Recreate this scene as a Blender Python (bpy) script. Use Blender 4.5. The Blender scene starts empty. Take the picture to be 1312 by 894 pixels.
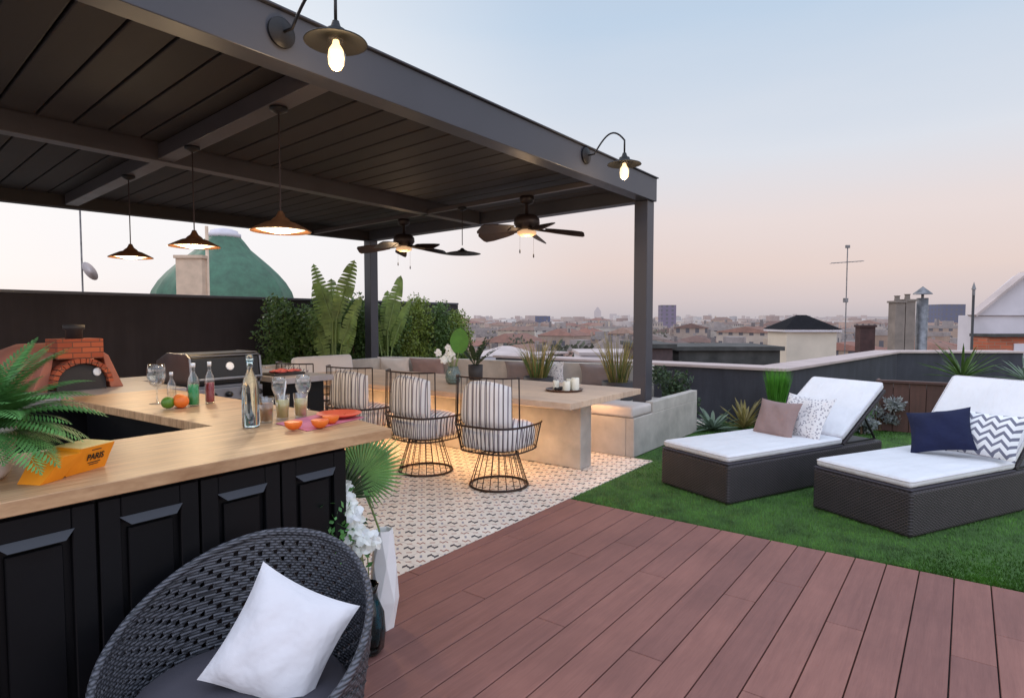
import bpy, math, random
import numpy as np
from mathutils import Vector, Matrix, Euler
random.seed(7); rng = np.random.default_rng(7)
S = bpy.context.scene
COL = S.collection
R = math.radians
PI = math.pi

# ------------------------------------------------------------------ camera frame
F, CX, CY, HY, CH = 780., 656., 447., 408., 1.4
HEAD = R(36.7885); PITCH = math.atan((CY-HY)/F)
FW = (math.cos(HEAD), math.sin(HEAD)); RT = (math.sin(HEAD), -math.cos(HEAD))
def far(x, d, y=None):
    """a place d metres ahead at photo column x (survey of the distant skyline)"""
    l = (x-CX)/F*d
    p = (FW[0]*d+RT[0]*l, FW[1]*d+RT[1]*l)
    if y is None: return p
    return p + (CH-(y-HY)/F*d,)

cam = bpy.data.cameras.new('camera'); camo = bpy.data.objects.new('camera', cam); COL.objects.link(camo)
cam.sensor_width = 36; cam.lens = F/1312*36; cam.clip_start = .05; cam.clip_end = 20000
camo.location = (0, 0, CH); camo.rotation_euler = (PI/2-PITCH, 0, HEAD-PI/2)
S.camera = camo

# ------------------------------------------------------------------ materials
def srgb(r, g, b):
    f = lambda c: (c/255/12.92 if c/255 <= .04045 else ((c/255+.055)/1.055)**2.4)
    return (f(r), f(g), f(b), 1)
class NT:
    def __init__(s, name):
        s.m = bpy.data.materials.new(name); s.m.use_nodes = True
        s.t = s.m.node_tree; s.n = s.t.nodes; s.b = s.n['Principled BSDF']; s.out = s.n['Material Output']
    def new(s, typ, **k):
        x = s.n.new(typ)
        for a, v in k.items():
            if a == 'inp':
                for i, w in v.items(): x.inputs[i].default_value = w
            else: setattr(x, a, v)
        return x
    def link(s, a, b): s.t.links.new(a, b)
    def math(s, op, a, b=None, c=None):
        x = s.new('ShaderNodeMath', operation=op)
        for i, w in enumerate((a, b, c)):
            if w is None: continue
            if isinstance(w, (int, float)): x.inputs[i].default_value = w
            else: s.link(w, x.inputs[i])
        return x.outputs[0]
    def coord(s, kind='Object', scale=(1, 1, 1)):
        c = s.new('ShaderNodeTexCoord'); mp = s.new('ShaderNodeMapping')
        mp.inputs['Scale'].default_value = scale; s.link(c.outputs[kind], mp.inputs[0]); return mp.outputs[0]
    def noise(s, vec, scale, detail=4, rough=.55):
        x = s.new('ShaderNodeTexNoise'); x.inputs['Scale'].default_value = scale
        x.inputs['Detail'].default_value = detail; x.inputs['Roughness'].default_value = rough
        s.link(vec, x.inputs['Vector']); return x.outputs['Fac']
    def ramp(s, fac, stops):
        x = s.new('ShaderNodeValToRGB'); e = x.color_ramp.elements
        while len(e) < len(stops): e.new(.5)
        for i, (p, c) in enumerate(stops): e[i].position = p; e[i].color = c if len(c) == 4 else tuple(c)+(1,)
        s.link(fac, x.inputs[0]); return x.outputs[0]
    def mix(s, fac, a, b, mode='MIX'):
        x = s.new('ShaderNodeMix', data_type='RGBA', blend_type=mode)
        for i, w in ((0, fac), (6, a), (7, b)):
            if isinstance(w, (int, float, tuple, list)): x.inputs[i].default_value = w
            else: s.link(w, x.inputs[i])
        return x.outputs[2]
    def bump(s, h, strength=.3, dist=.01):
        x = s.new('ShaderNodeBump'); x.inputs['Strength'].default_value = strength; x.inputs['Distance'].default_value = dist
        s.link(h, x.inputs['Height']); s.link(x.outputs[0], s.b.inputs['Normal'])
    def base(s, c): s.link(c, s.b.inputs['Base Color'])
    def set(s, **k):
        for a, v in k.items(): s.b.inputs[a.replace('_', ' ')].default_value = v
def k(c, f): return (min(c[0]*f, 1), min(c[1]*f, 1), min(c[2]*f, 1), 1)
def mat(name, c, rough=.6, var=.25, scale=8, metal=0, bump=.15, bscale=None, stretch=(1, 1, 1), bd=.004, isl=0, **kw):
    n = NT(name); v = n.coord('Object', stretch)
    f = n.noise(v, scale)
    col = n.ramp(f, [(.3, k(c, 1-var)), (.7, k(c, 1+var))])
    if isl:
        g = n.new('ShaderNodeNewGeometry'); h = n.ramp(g.outputs['Random Per Island'], [(0, k((1, 1, 1), 1-isl)), (1, (1, 1, 1, 1))])
        col = n.mix(1., col, h, 'MULTIPLY')
    n.base(col)
    n.set(Roughness=rough, Metallic=metal)
    r = n.math('MULTIPLY_ADD', f, .2, rough-.1); n.link(r, n.b.inputs['Roughness'])
    if bump: n.bump(n.noise(v, bscale or scale*6, 3), bump, bd)
    for a, w in kw.items(): n.b.inputs[a.replace('_', ' ')].default_value = w
    return n.m
HAZE = srgb(180, 171, 178)  # aerial haze colour, painted into distant materials as a glow
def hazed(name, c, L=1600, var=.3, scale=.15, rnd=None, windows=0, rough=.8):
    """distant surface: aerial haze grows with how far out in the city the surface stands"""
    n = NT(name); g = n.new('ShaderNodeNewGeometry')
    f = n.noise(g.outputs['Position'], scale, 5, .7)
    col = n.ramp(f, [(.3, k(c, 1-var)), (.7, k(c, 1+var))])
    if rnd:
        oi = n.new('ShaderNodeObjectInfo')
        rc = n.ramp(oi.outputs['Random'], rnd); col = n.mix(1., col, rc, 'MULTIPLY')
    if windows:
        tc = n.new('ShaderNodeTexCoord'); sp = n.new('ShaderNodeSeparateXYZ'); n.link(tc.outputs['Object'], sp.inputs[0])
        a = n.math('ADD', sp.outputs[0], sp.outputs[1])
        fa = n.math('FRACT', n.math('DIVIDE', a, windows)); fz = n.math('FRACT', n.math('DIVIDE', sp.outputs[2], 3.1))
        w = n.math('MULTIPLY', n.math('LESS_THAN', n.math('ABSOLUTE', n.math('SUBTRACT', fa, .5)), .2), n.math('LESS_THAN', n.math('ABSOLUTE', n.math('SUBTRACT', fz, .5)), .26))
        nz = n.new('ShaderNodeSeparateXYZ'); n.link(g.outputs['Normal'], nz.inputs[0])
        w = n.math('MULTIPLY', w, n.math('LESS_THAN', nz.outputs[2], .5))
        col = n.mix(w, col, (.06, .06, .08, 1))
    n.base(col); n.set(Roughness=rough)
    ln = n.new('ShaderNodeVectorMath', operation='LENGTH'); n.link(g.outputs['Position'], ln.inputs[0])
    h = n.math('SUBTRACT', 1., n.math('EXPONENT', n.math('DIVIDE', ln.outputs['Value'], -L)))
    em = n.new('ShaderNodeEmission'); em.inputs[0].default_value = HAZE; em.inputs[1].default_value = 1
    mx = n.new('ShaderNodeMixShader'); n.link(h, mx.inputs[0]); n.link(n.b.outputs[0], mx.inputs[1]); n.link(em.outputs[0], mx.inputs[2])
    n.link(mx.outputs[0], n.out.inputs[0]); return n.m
def emit(name, c, s):
    n = NT(name); n.set(Base_Color=c, Emission_Color=c, Emission_Strength=s, Roughness=.4); return n.m
def leafmat(name, c, var=.35, rough=.5, trans=.25, isl=.45):
    n = NT(name); f = n.noise(n.coord(), 5, 3)
    g = n.new('ShaderNodeNewGeometry')
    col = n.ramp(f, [(.3, k(c, 1-var)), (.7, k(c, 1+var))])
    h = n.ramp(g.outputs['Random Per Island'], [(0, (1-isl, 1-isl, 1-isl, 1)), (1, (1.0, 1.0, .9, 1))])
    col = n.mix(1., col, h, 'MULTIPLY'); n.base(col); n.set(Roughness=rough)
    tr = n.new('ShaderNodeBsdfTranslucent'); n.link(col, tr.inputs[0])
    mx = n.new('ShaderNodeMixShader'); mx.inputs[0].default_value = trans
    n.link(n.b.outputs[0], mx.inputs[1]); n.link(tr.outputs[0], mx.inputs[2]); n.link(mx.outputs[0], n.out.inputs[0]); return n.m
def glass(name, c=(1, 1, 1, 1), rough=0.0, tr=1.0):
    n = NT(name); n.set(Base_Color=c, Roughness=rough, IOR=1.45); n.b.inputs['Transmission Weight'].default_value = tr; return n.m

M = {}
M['steel_dark'] = mat('dark_powder_coated_steel', srgb(68, 68, 76), .42, .08, 3, 0, .05)
M['slat_dark'] = mat('dark_louvre_slats', srgb(42, 32, 29), .65, .2, 2, 0, .08, stretch=(1, .2, 1), isl=.35)
M['beam_grey'] = mat('grey_aluminium_beam', srgb(84, 77, 78), .4, .1, 4)
M['black_iron'] = mat('black_iron', srgb(34, 31, 32), .45, .2, 20, .4)
M['fan_dark'] = mat('dark_fan_bronze', srgb(48, 36, 33), .45, .3, 12, .3)
M['shade_brass'] = mat('warm_brass_shade', srgb(124, 84, 56), .4, .2, 14, .45)
M['lamp_black'] = mat('black_lamp_enamel', srgb(12, 10, 10), .6, .15, 20)
M['rust_wire'] = mat('bronze_wire', srgb(58, 44, 40), .4, .25, 25, .6)
M['bronze'] = mat('aged_bronze', srgb(92, 62, 46), .38, .3, 12, .5)
M['shade_in'] = mat('enamel_white_inside', srgb(235, 225, 205), .4, .05)
M['walnut'] = mat('dark_walnut_blade', srgb(60, 46, 42), .45, .3, 6, stretch=(1, 8, 1))
M['cabinet'] = mat('black_cabinet_paint', srgb(10, 11, 15), .5, .12, 6, bump=.04, Specular_IOR_Level=.25)
M['cabinet_lip'] = mat('grey_finger_pull', srgb(50, 51, 58), .4, .1, 6, bump=.04)
M['black_wall'] = mat('black_rendered_wall', srgb(44, 38, 41), .85, .14, 1.2, bump=.25, bscale=60)
M['grey_wall'] = mat('charcoal_rendered_wall', srgb(56, 56, 64), .8, .14, 2, bump=.25, bscale=60)
def wall_mat(name, c):
    n = NT(name); f = n.noise(n.coord('Object', (1, 1, .12)), 7, 6, .65); g2 = n.noise(n.coord(), 1.4, 6, .65); fine = n.noise(n.coord(), 90, 3)
    a = n.ramp(n.math('MULTIPLY_ADD', f, .5, n.math('MULTIPLY', g2, .5)), [(.34, k(c, .72)), (.5, c), (.66, k(c, 1.4))])
    n.base(a); n.set(Roughness=.85); n.bump(fine, .3, .004); return n.m
M['black_wall'] = wall_mat('black_rendered_wall', srgb(44, 38, 41))
M['grey_wall'] = wall_mat('charcoal_rendered_wall', srgb(58, 58, 66))
M['coping'] = mat('pale_stone_coping', srgb(182, 164, 160), .7, .12, 3, bump=.2)
M['concrete'] = mat('rough_concrete', srgb(184, 176, 168), .75, .22, 3.5, bump=.35, bscale=30)
M['white'] = mat('white_fabric', srgb(226, 225, 228), .85, .03, 5, bump=.2, bscale=300, bd=.001)
M['offwhite'] = mat('off_white_fabric', srgb(226, 220, 217), .85, .05, 5, bump=.25, bscale=260, bd=.001)
M['padgrey'] = mat('stone_coloured_pad', srgb(204, 194, 188), .85, .06, 5, bump=.25, bscale=260, bd=.001)
M['taupe'] = mat('taupe_fabric', srgb(150, 126, 122), .85, .1, 5, bump=.3, bscale=220, bd=.0015)
M['greyfab'] = mat('grey_fabric', srgb(136, 124, 124), .85, .12, 5, bump=.3, bscale=220, bd=.0015)
M['seat_dark'] = mat('dark_seat_fabric', srgb(72, 68, 76), .9, .1, 5, bump=.3, bscale=200, bd=.0015)
M['navy'] = mat('navy_velvet', srgb(16, 24, 60), .9, .25, 4, bump=.2, bscale=150, bd=.001)
M['brass'] = mat('brass', (.7, .5, .2, 1), .3, .1, 9, 1)
M['chrome'] = mat('brushed_steel', (.26, .26, .28, 1), .42, .08, 12, 1, bump=0)
M['black_enamel'] = mat('black_enamel', srgb(18, 18, 22), .42, .1)
M['porcelain'] = mat('white_ceramic', srgb(246, 246, 247), .35, .03, 6, bump=.03)
M['wax'] = mat('ivory_wax', srgb(240, 236, 222), .5, .04, 6, bump=.05)
M['blackpot'] = mat('dark_pot', srgb(58, 54, 56), .6, .15)
M['terracotta'] = mat('terracotta_clay', srgb(176, 112, 92), .8, .15, 7, bump=.3)
M['soot'] = mat('cast_iron_door', srgb(46, 42, 42), .6, .2)
M['orange_fruit'] = mat('orange_peel', srgb(240, 120, 40), .45, .1, 30, bump=.2)
M['orange_flesh'] = mat('orange_flesh', srgb(250, 100, 45), .35, .15, 60)
M['green_fruit'] = mat('green_apple', srgb(90, 130, 40), .4, .2, 10)
M['napkin'] = mat('pink_napkin', srgb(206, 120, 140), .85, .12, 30)
M['card'] = mat('yellow_card', srgb(246, 150, 24), .55, .06, 10, bump=.05)
M['card_in'] = mat('cream_card_inside', srgb(246, 214, 140), .6, .05, 10)
M['ink'] = mat('black_ink', srgb(50, 34, 20), .6, .05)
def thin_glass(name, c=(.93, .95, .95, 1), edge=.5):
    n = NT(name); lw = n.new('ShaderNodeLayerWeight'); lw.inputs[0].default_value = .35
    tr = n.new('ShaderNodeBsdfTransparent'); tr.inputs[0].default_value = c
    gl = n.new('ShaderNodeBsdfGlossy'); gl.inputs['Roughness'].default_value = .03; gl.inputs[0].default_value = (1, 1, 1, 1)
    fr = n.math('MULTIPLY', lw.outputs['Facing'], edge); fr = n.math('ADD', fr, .06)
    mx = n.new('ShaderNodeMixShader'); n.link(fr, mx.inputs[0]); n.link(tr.outputs[0], mx.inputs[1]); n.link(gl.outputs[0], mx.inputs[2]); n.link(mx.outputs[0], n.out.inputs[0]); return n.m
M['glass'] = thin_glass('clear_glass')
M['glass_blue'] = glass('pale_blue_glass', (.75, .92, .97, 1))
M['glass_green'] = mat('green_liquor', (.01, .30, .07, 1), .15, .1)
M['glass_red'] = mat('red_liquor', (.28, .01, .02, 1), .15, .1)
M['teal_glass'] = glass('dark_teal_glass', (.1, .3, .36, 1), .08)
M['jade_glass'] = glass('grey_green_glass', (.45, .6, .58, 1), .15, .75)
M['drink_amber'] = mat('amber_drink', srgb(176, 108, 40), .2, .1)
M['drink_yellow'] = mat('lemon_drink', srgb(236, 214, 130), .25, .1)
M['white_plastic'] = mat('white_cap', srgb(238, 238, 238), .4, .03)
M['leaf_fern'] = leafmat('fern_green', srgb(104, 162, 92))
M['leaf_palm'] = leafmat('palm_green', srgb(122, 172, 104), isl=.25)
M['leaf_dark'] = leafmat('dark_leaf_green', srgb(70, 92, 62))
M['leaf_hedge'] = leafmat('hedge_green', srgb(94, 122, 64))
M['leaf_hedge2'] = leafmat('yellow_hedge_green', srgb(132, 150, 68))
M['leaf_banana'] = leafmat('banana_green', srgb(128, 152, 84), isl=.2)
M['leaf_big'] = leafmat('bright_leaf_green', srgb(84, 140, 50), isl=.1)
M['leaf_straw'] = leafmat('straw_green', srgb(164, 150, 96))
M['leaf_grassy'] = leafmat('vivid_grass_green', srgb(96, 166, 56))
M['leaf_agave'] = leafmat('grey_green_agave', srgb(124, 142, 124), isl=.2)
M['leaf_silver'] = leafmat('silver_foliage', srgb(150, 154, 158), isl=.3)
M['turf_blade'] = leafmat('turf_blades', srgb(84, 130, 48), .55, .6, .2, .55)
M['stem'] = mat('green_stem', srgb(120, 140, 80), .6, .2)
M['bark'] = mat('brown_bark', srgb(96, 76, 58), .9, .3, 10, bump=.5)
M['petal'] = leafmat('white_petals', srgb(252, 252, 253), .01, .6, .2, .03)
M['petal_c'] = mat('petal_centre', srgb(190, 170, 90), .6)
M['dried'] = leafmat('dried_white_sprigs', srgb(214, 206, 200), .1, .8, .2, .2)
M['bulb'] = emit('warm_bulb', (1, .74, .40, 1), 2.4)
M['bulb_hot'] = emit('warm_disc', (1, .84, .56, 1), 2.2)
M['fan_glow'] = emit('dim_amber_bowl', (1, .62, .34, 1), .5)
M['led'] = emit('amber_led_strip', (1, .5, .12, 1), 5)

# wood-like surfaces
def plank_mat(name, c1, c2, axis_scale, scale=1, rough=.5, isl=.3, bump=.15):
    n = NT(name); v = n.coord('Object', axis_scale)
    f = n.noise(v, 6*scale, 8, .65); f2 = n.noise(v, 30*scale, 4, .6)
    m = n.math('MULTIPLY_ADD', f2, .35, n.math('MULTIPLY', f, .75))
    col = n.ramp(m, [(.32, c1), (.72, c2)])
    g = n.new('ShaderNodeNewGeometry'); h = n.ramp(g.outputs['Random Per Island'], [(0, (1-isl, 1-isl, 1-isl*.8, 1)), (1, (1, 1, 1, 1))])
    lo_ = n.noise(n.coord(), 1.3, 5, .6); st2 = n.ramp(lo_, [(.32, (.80, .80, .82, 1)), (.62, (1.04, 1.04, 1.04, 1))])
    n.base(n.mix(1., n.mix(1., col, h, 'MULTIPLY'), st2, 'MULTIPLY')); n.set(Roughness=rough); n.bump(m, bump, .003)
    r = n.math('MULTIPLY_ADD', f, .25, rough-.12); n.link(r, n.b.inputs['Roughness']); return n.m
M['deck'] = plank_mat('composite_decking', srgb(134, 87, 77), srgb(158, 108, 96), (.12, 1.6, 1), 3, .66, .2, .3)
M['oak'] = plank_mat('pale_oak_worktop', srgb(146, 96, 58), srgb(238, 196, 148), (.3, 7, 1), 1.1, .42, .15, .1)
M['table_wood'] = plank_mat('weathered_tabletop', srgb(200, 164, 134), srgb(242, 212, 182), (6, .5, 1), 1, .6, .2, .15)
M['planter_wood'] = plank_mat('red_brown_planks', srgb(74, 48, 42), srgb(104, 70, 60), (4, 4, .3), 1, .6, .3)

def tiles_mat():
    n = NT('patterned_cement_tiles'); tc = n.new('ShaderNodeTexCoord'); sp = n.new('ShaderNodeSeparateXYZ')
    n.link(tc.outputs['Object'], sp.inputs[0]); x, y = sp.outputs[0], sp.outputs[1]
    L = .1*math.sqrt(2)
    p = n.math('DIVIDE', n.math('SUBTRACT', x, y), math.sqrt(2)*L); q = n.math('DIVIDE', n.math('ADD', x, y), math.sqrt(2)*L)
    def cell(a, off): return n.math('SUBTRACT', n.math('FRACT', n.math('ADD', a, off)), .5)
    def absl(a): return n.math('ABSOLUTE', a)
    def zig(fp, fq, amp, th, ln, per):
        tri = n.math('PINGPONG', n.math('ADD', fp, 4.0), per)          # 0..per
        z = n.math('MULTIPLY', n.math('SUBTRACT', tri, per/2), amp)
        return n.math('MULTIPLY', n.math('LESS_THAN', absl(n.math('SUBTRACT', fq, z)), th), n.math('LESS_THAN', absl(fp), ln))
    P_, Q_ = cell(p, .2), cell(q, .25)
    def blk(a, b, ca, cb, wa, wb, sk):
        b2 = n.math('SUBTRACT', n.math('SUBTRACT', b, cb), n.math('MULTIPLY', n.math('SUBTRACT', a, ca), sk))
        return n.math('MULTIPLY', n.math('LESS_THAN', absl(n.math('SUBTRACT', a, ca)), wa), n.math('LESS_THAN', absl(b2), wb))
    big = n.math('MAXIMUM', n.math('MAXIMUM', blk(P_, Q_, -.14, .07, .10, .10, .9), blk(P_, Q_, .14, -.07, .10, .10, .9)), blk(P_, Q_, 0, 0, .06, .09, -1.2))
    s1 = zig(cell(p, .7), cell(q, .75), -1.4, .07, .19, .12)
    s2 = n.math('MULTIPLY', n.math('LESS_THAN', absl(cell(p, .7)), .05), n.math('LESS_THAN', absl(cell(q, .25)), .14))
    s3 = n.math('MULTIPLY', n.math('LESS_THAN', absl(cell(p, .2)), .12), n.math('LESS_THAN', absl(cell(q, .75)), .05))
    f = n.noise(tc.outputs['Object'], 3, 4)
    basec = n.ramp(f, [(.3, srgb(222, 210, 198)), (.7, srgb(242, 232, 221))])
    c = n.mix(s1, basec, srgb(168, 120, 104)); c = n.mix(s2, c, srgb(150, 146, 156)); c = n.mix(s3, c, srgb(190, 150, 134))
    c = n.mix(big, c, srgb(62, 58, 66))
    gx = n.math('LESS_THAN', absl(n.math('SUBTRACT', n.math('FRACT', n.math('DIVIDE', x, .2)), .5)), .492)
    gy = n.math('LESS_THAN', absl(n.math('SUBTRACT', n.math('FRACT', n.math('DIVIDE', y, .2)), .5)), .492)
    c = n.mix(n.math('MULTIPLY', gx, gy), srgb(176, 164, 160), c)
    n.base(c); n.set(Roughness=.45); return n.m
M['tiles'] = tiles_mat()
def brick_mat(name, c1, c2, mortar, sc=1, bw=.2, bh=.06, vec='Object', swiz=True):
    n = NT(name); tc = n.new('ShaderNodeTexCoord'); sp = n.new('ShaderNodeSeparateXYZ'); n.link(tc.outputs[vec], sp.inputs[0])
    cb = n.new('ShaderNodeCombineXYZ'); n.link(n.math('ADD', sp.outputs[0], sp.outputs[1]), cb.inputs[0]); n.link(sp.outputs[2], cb.inputs[1])
    b = n.new('ShaderNodeTexBrick'); n.link(cb.outputs[0], b.inputs['Vector'])
    b.inputs['Color1'].default_value = c1; b.inputs['Color2'].default_value = c2; b.inputs['Mortar'].default_value = mortar
    b.inputs['Scale'].default_value = sc; b.inputs['Brick Width'].default_value = bw; b.inputs['Row Height'].default_value = bh; b.inputs['Mortar Size'].default_value = bh*.1
    n.base(b.outputs[0]); n.set(Roughness=.85); n.bump(b.outputs['Fac'], -.4, .004); return n.m
M['brick'] = brick_mat('small_red_brick', srgb(190, 98, 62), srgb(158, 74, 48), srgb(110, 70, 54), 1, .12, .035)
M['brick_far'] = brick_mat('orange_brick', srgb(190, 100, 70), srgb(160, 84, 60), srgb(150, 120, 100), 1, .5, .14)
def wicker_mat(name, c1, c2, sx=60, sz=60):
    n = NT(name); tc = n.new('ShaderNodeTexCoord'); sp = n.new('ShaderNodeSeparateXYZ'); n.link(tc.outputs['Object'], sp.inputs[0])
    a = n.math('ADD', sp.outputs[0], sp.outputs[1])
    za = n.math('MULTIPLY', sp.outputs[2], sz); row = n.math('FLOOR', za)
    col = n.math('ADD', n.math('MULTIPLY', a, sx*.35), n.math('MULTIPLY', row, .5))
    w = n.math('MULTIPLY', n.math('ABSOLUTE', n.math('SINE', n.math('MULTIPLY', za, PI))), n.math('ABSOLUTE', n.math('SINE', n.math('MULTIPLY', col, PI))))
    nz = n.noise(tc.outputs['Object'], 9, 3)
    c = n.ramp(n.math('MULTIPLY', w, n.math('ADD', nz, .4)), [(.05, c1), (.75, c2)])
    n.base(c); n.set(Roughness=.5); n.bump(w, .7, .004); return n.m
M['wicker'] = wicker_mat('dark_wicker', srgb(30, 27, 30), srgb(76, 68, 72), 90, 90)
M['weave'] = wicker_mat('charcoal_cord', srgb(46, 47, 52), srgb(98, 98, 106), 110, 110)
def soft_mat(name, c, wr=.5, tint=.05):
    n = NT(name); v = n.coord(); f = n.noise(v, 3.2, 5, .6); d = n.noise(n.coord('Object', (1, 2.2, 1)), 7, 3, .5)
    fine = n.noise(v, 320, 2)
    n.base(n.ramp(f, [(.3, k(c, 1-tint)), (.7, k(c, 1+tint))])); n.set(Roughness=.9)
    b1 = n.new('ShaderNodeBump'); b1.inputs['Strength'].default_value = wr; b1.inputs['Distance'].default_value = .03; n.link(d, b1.inputs['Height'])
    b2 = n.new('ShaderNodeBump'); b2.inputs['Strength'].default_value = .25; b2.inputs['Distance'].default_value = .001; n.link(fine, b2.inputs['Height']); n.link(b1.outputs[0], b2.inputs['Normal'])
    n.link(b2.outputs[0], n.b.inputs['Normal']); return n.m
M['mattress'] = soft_mat('white_mattress_fabric', srgb(226, 225, 228), .45)
M['white'] = soft_mat('white_fabric', srgb(222, 218, 222), .55)
M['taupe'] = soft_mat('taupe_fabric', srgb(150, 126, 122), .6, .1)
M['navy'] = soft_mat('navy_fabric', srgb(16, 24, 60), .7, .2)
def stripes_mat():
    n = NT('striped_ticking'); tc = n.new('ShaderNodeTexCoord'); d = n.new('ShaderNodeVectorMath', operation='DOT_PRODUCT')
    n.link(tc.outputs['Object'], d.inputs[0]); d.inputs[1].default_value = (.5, -.85, 0)
    f = n.math('FRACT', n.math('DIVIDE', d.outputs['Value'], .036))
    w = n.math('LESS_THAN', n.math('ABSOLUTE', n.math('SUBTRACT', f, .5)), .15)
    c = n.mix(w, srgb(236, 229, 226), srgb(146, 136, 142)); n.base(c); n.set(Roughness=.85)
    n.bump(n.noise(tc.outputs['Object'], 260), .2, .001); return n.m
M['stripes'] = stripes_mat()
def chevron_mat():
    n = NT('grey_chevron_print'); tc = n.new('ShaderNodeTexCoord'); sp = n.new('ShaderNodeSeparateXYZ'); n.link(tc.outputs['Object'], sp.inputs[0])
    t = n.math('PINGPONG', n.math('ADD', sp.outputs[0], 5), .045)
    f = n.math('FRACT', n.math('DIVIDE', n.math('ADD', sp.outputs[2], t), .062))
    w = n.math('LESS_THAN', f, .42)
    n.base(n.mix(w, srgb(238, 238, 240), srgb(116, 118, 136))); n.set(Roughness=.85); return n.m
M['chevron'] = chevron_mat()
def dots_mat():
    n = NT('speckled_print'); tc = n.new('ShaderNodeTexCoord'); v = n.new('ShaderNodeTexVoronoi'); v.inputs['Scale'].default_value = 48
    n.link(tc.outputs['Object'], v.inputs['Vector'])
    w = n.math('LESS_THAN', v.outputs['Distance'], .36); n.base(n.mix(w, srgb(232, 228, 228), srgb(160, 156, 164))); n.set(Roughness=.85); return n.m
M['dots'] = dots_mat()
WALLR = [(0, srgb(255, 238, 214)), (.3, srgb(236, 200, 170)), (.5, srgb(250, 246, 238)), (.7, srgb(214, 178, 152)), (1, srgb(240, 228, 220))]
ROOFR = [(0, srgb(196, 132, 110)), (.3, srgb(168, 112, 96)), (.55, srgb(206, 172, 152)), (.8, srgb(140, 100, 90)), (1, srgb(180, 176, 172))]
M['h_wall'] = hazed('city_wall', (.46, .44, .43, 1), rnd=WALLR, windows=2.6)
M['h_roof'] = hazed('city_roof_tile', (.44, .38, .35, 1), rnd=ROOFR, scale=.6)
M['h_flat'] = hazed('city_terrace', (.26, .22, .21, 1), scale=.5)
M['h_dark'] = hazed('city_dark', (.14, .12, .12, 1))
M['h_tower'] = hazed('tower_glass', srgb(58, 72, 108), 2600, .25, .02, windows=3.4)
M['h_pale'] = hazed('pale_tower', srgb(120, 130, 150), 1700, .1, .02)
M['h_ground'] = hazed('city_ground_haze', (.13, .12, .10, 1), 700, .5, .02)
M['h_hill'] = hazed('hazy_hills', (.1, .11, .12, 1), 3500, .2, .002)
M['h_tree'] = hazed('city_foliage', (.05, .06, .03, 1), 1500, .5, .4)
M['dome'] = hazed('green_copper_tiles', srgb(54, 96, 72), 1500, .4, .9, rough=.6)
M['plaster'] = mat('cream_plaster', srgb(200, 186, 170), .85, .1, .6)
M['plaster_w'] = mat('white_plaster', srgb(208, 200, 205), .85, .1, .9)
M['plaster_b'] = mat('weathered_beige_stack', srgb(208, 180, 156), .85, .15, 2)
M['stack_grey'] = mat('grey_brown_chimney', srgb(128, 116, 108), .85, .25, 2)
M['slate'] = mat('black_slate_roof', srgb(30, 29, 32), .95, .3, 4, Specular_IOR_Level=.1)
M['grey_roof'] = mat('grey_roof_felt', srgb(70, 68, 66), .95, .45, 2.2)
M['zinc'] = mat('zinc_metal', srgb(120, 118, 120), .45, .4, 5, .5)
M['flat_pale'] = mat('pale_roof', srgb(186, 170, 166), .8, .15, .9)

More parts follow.
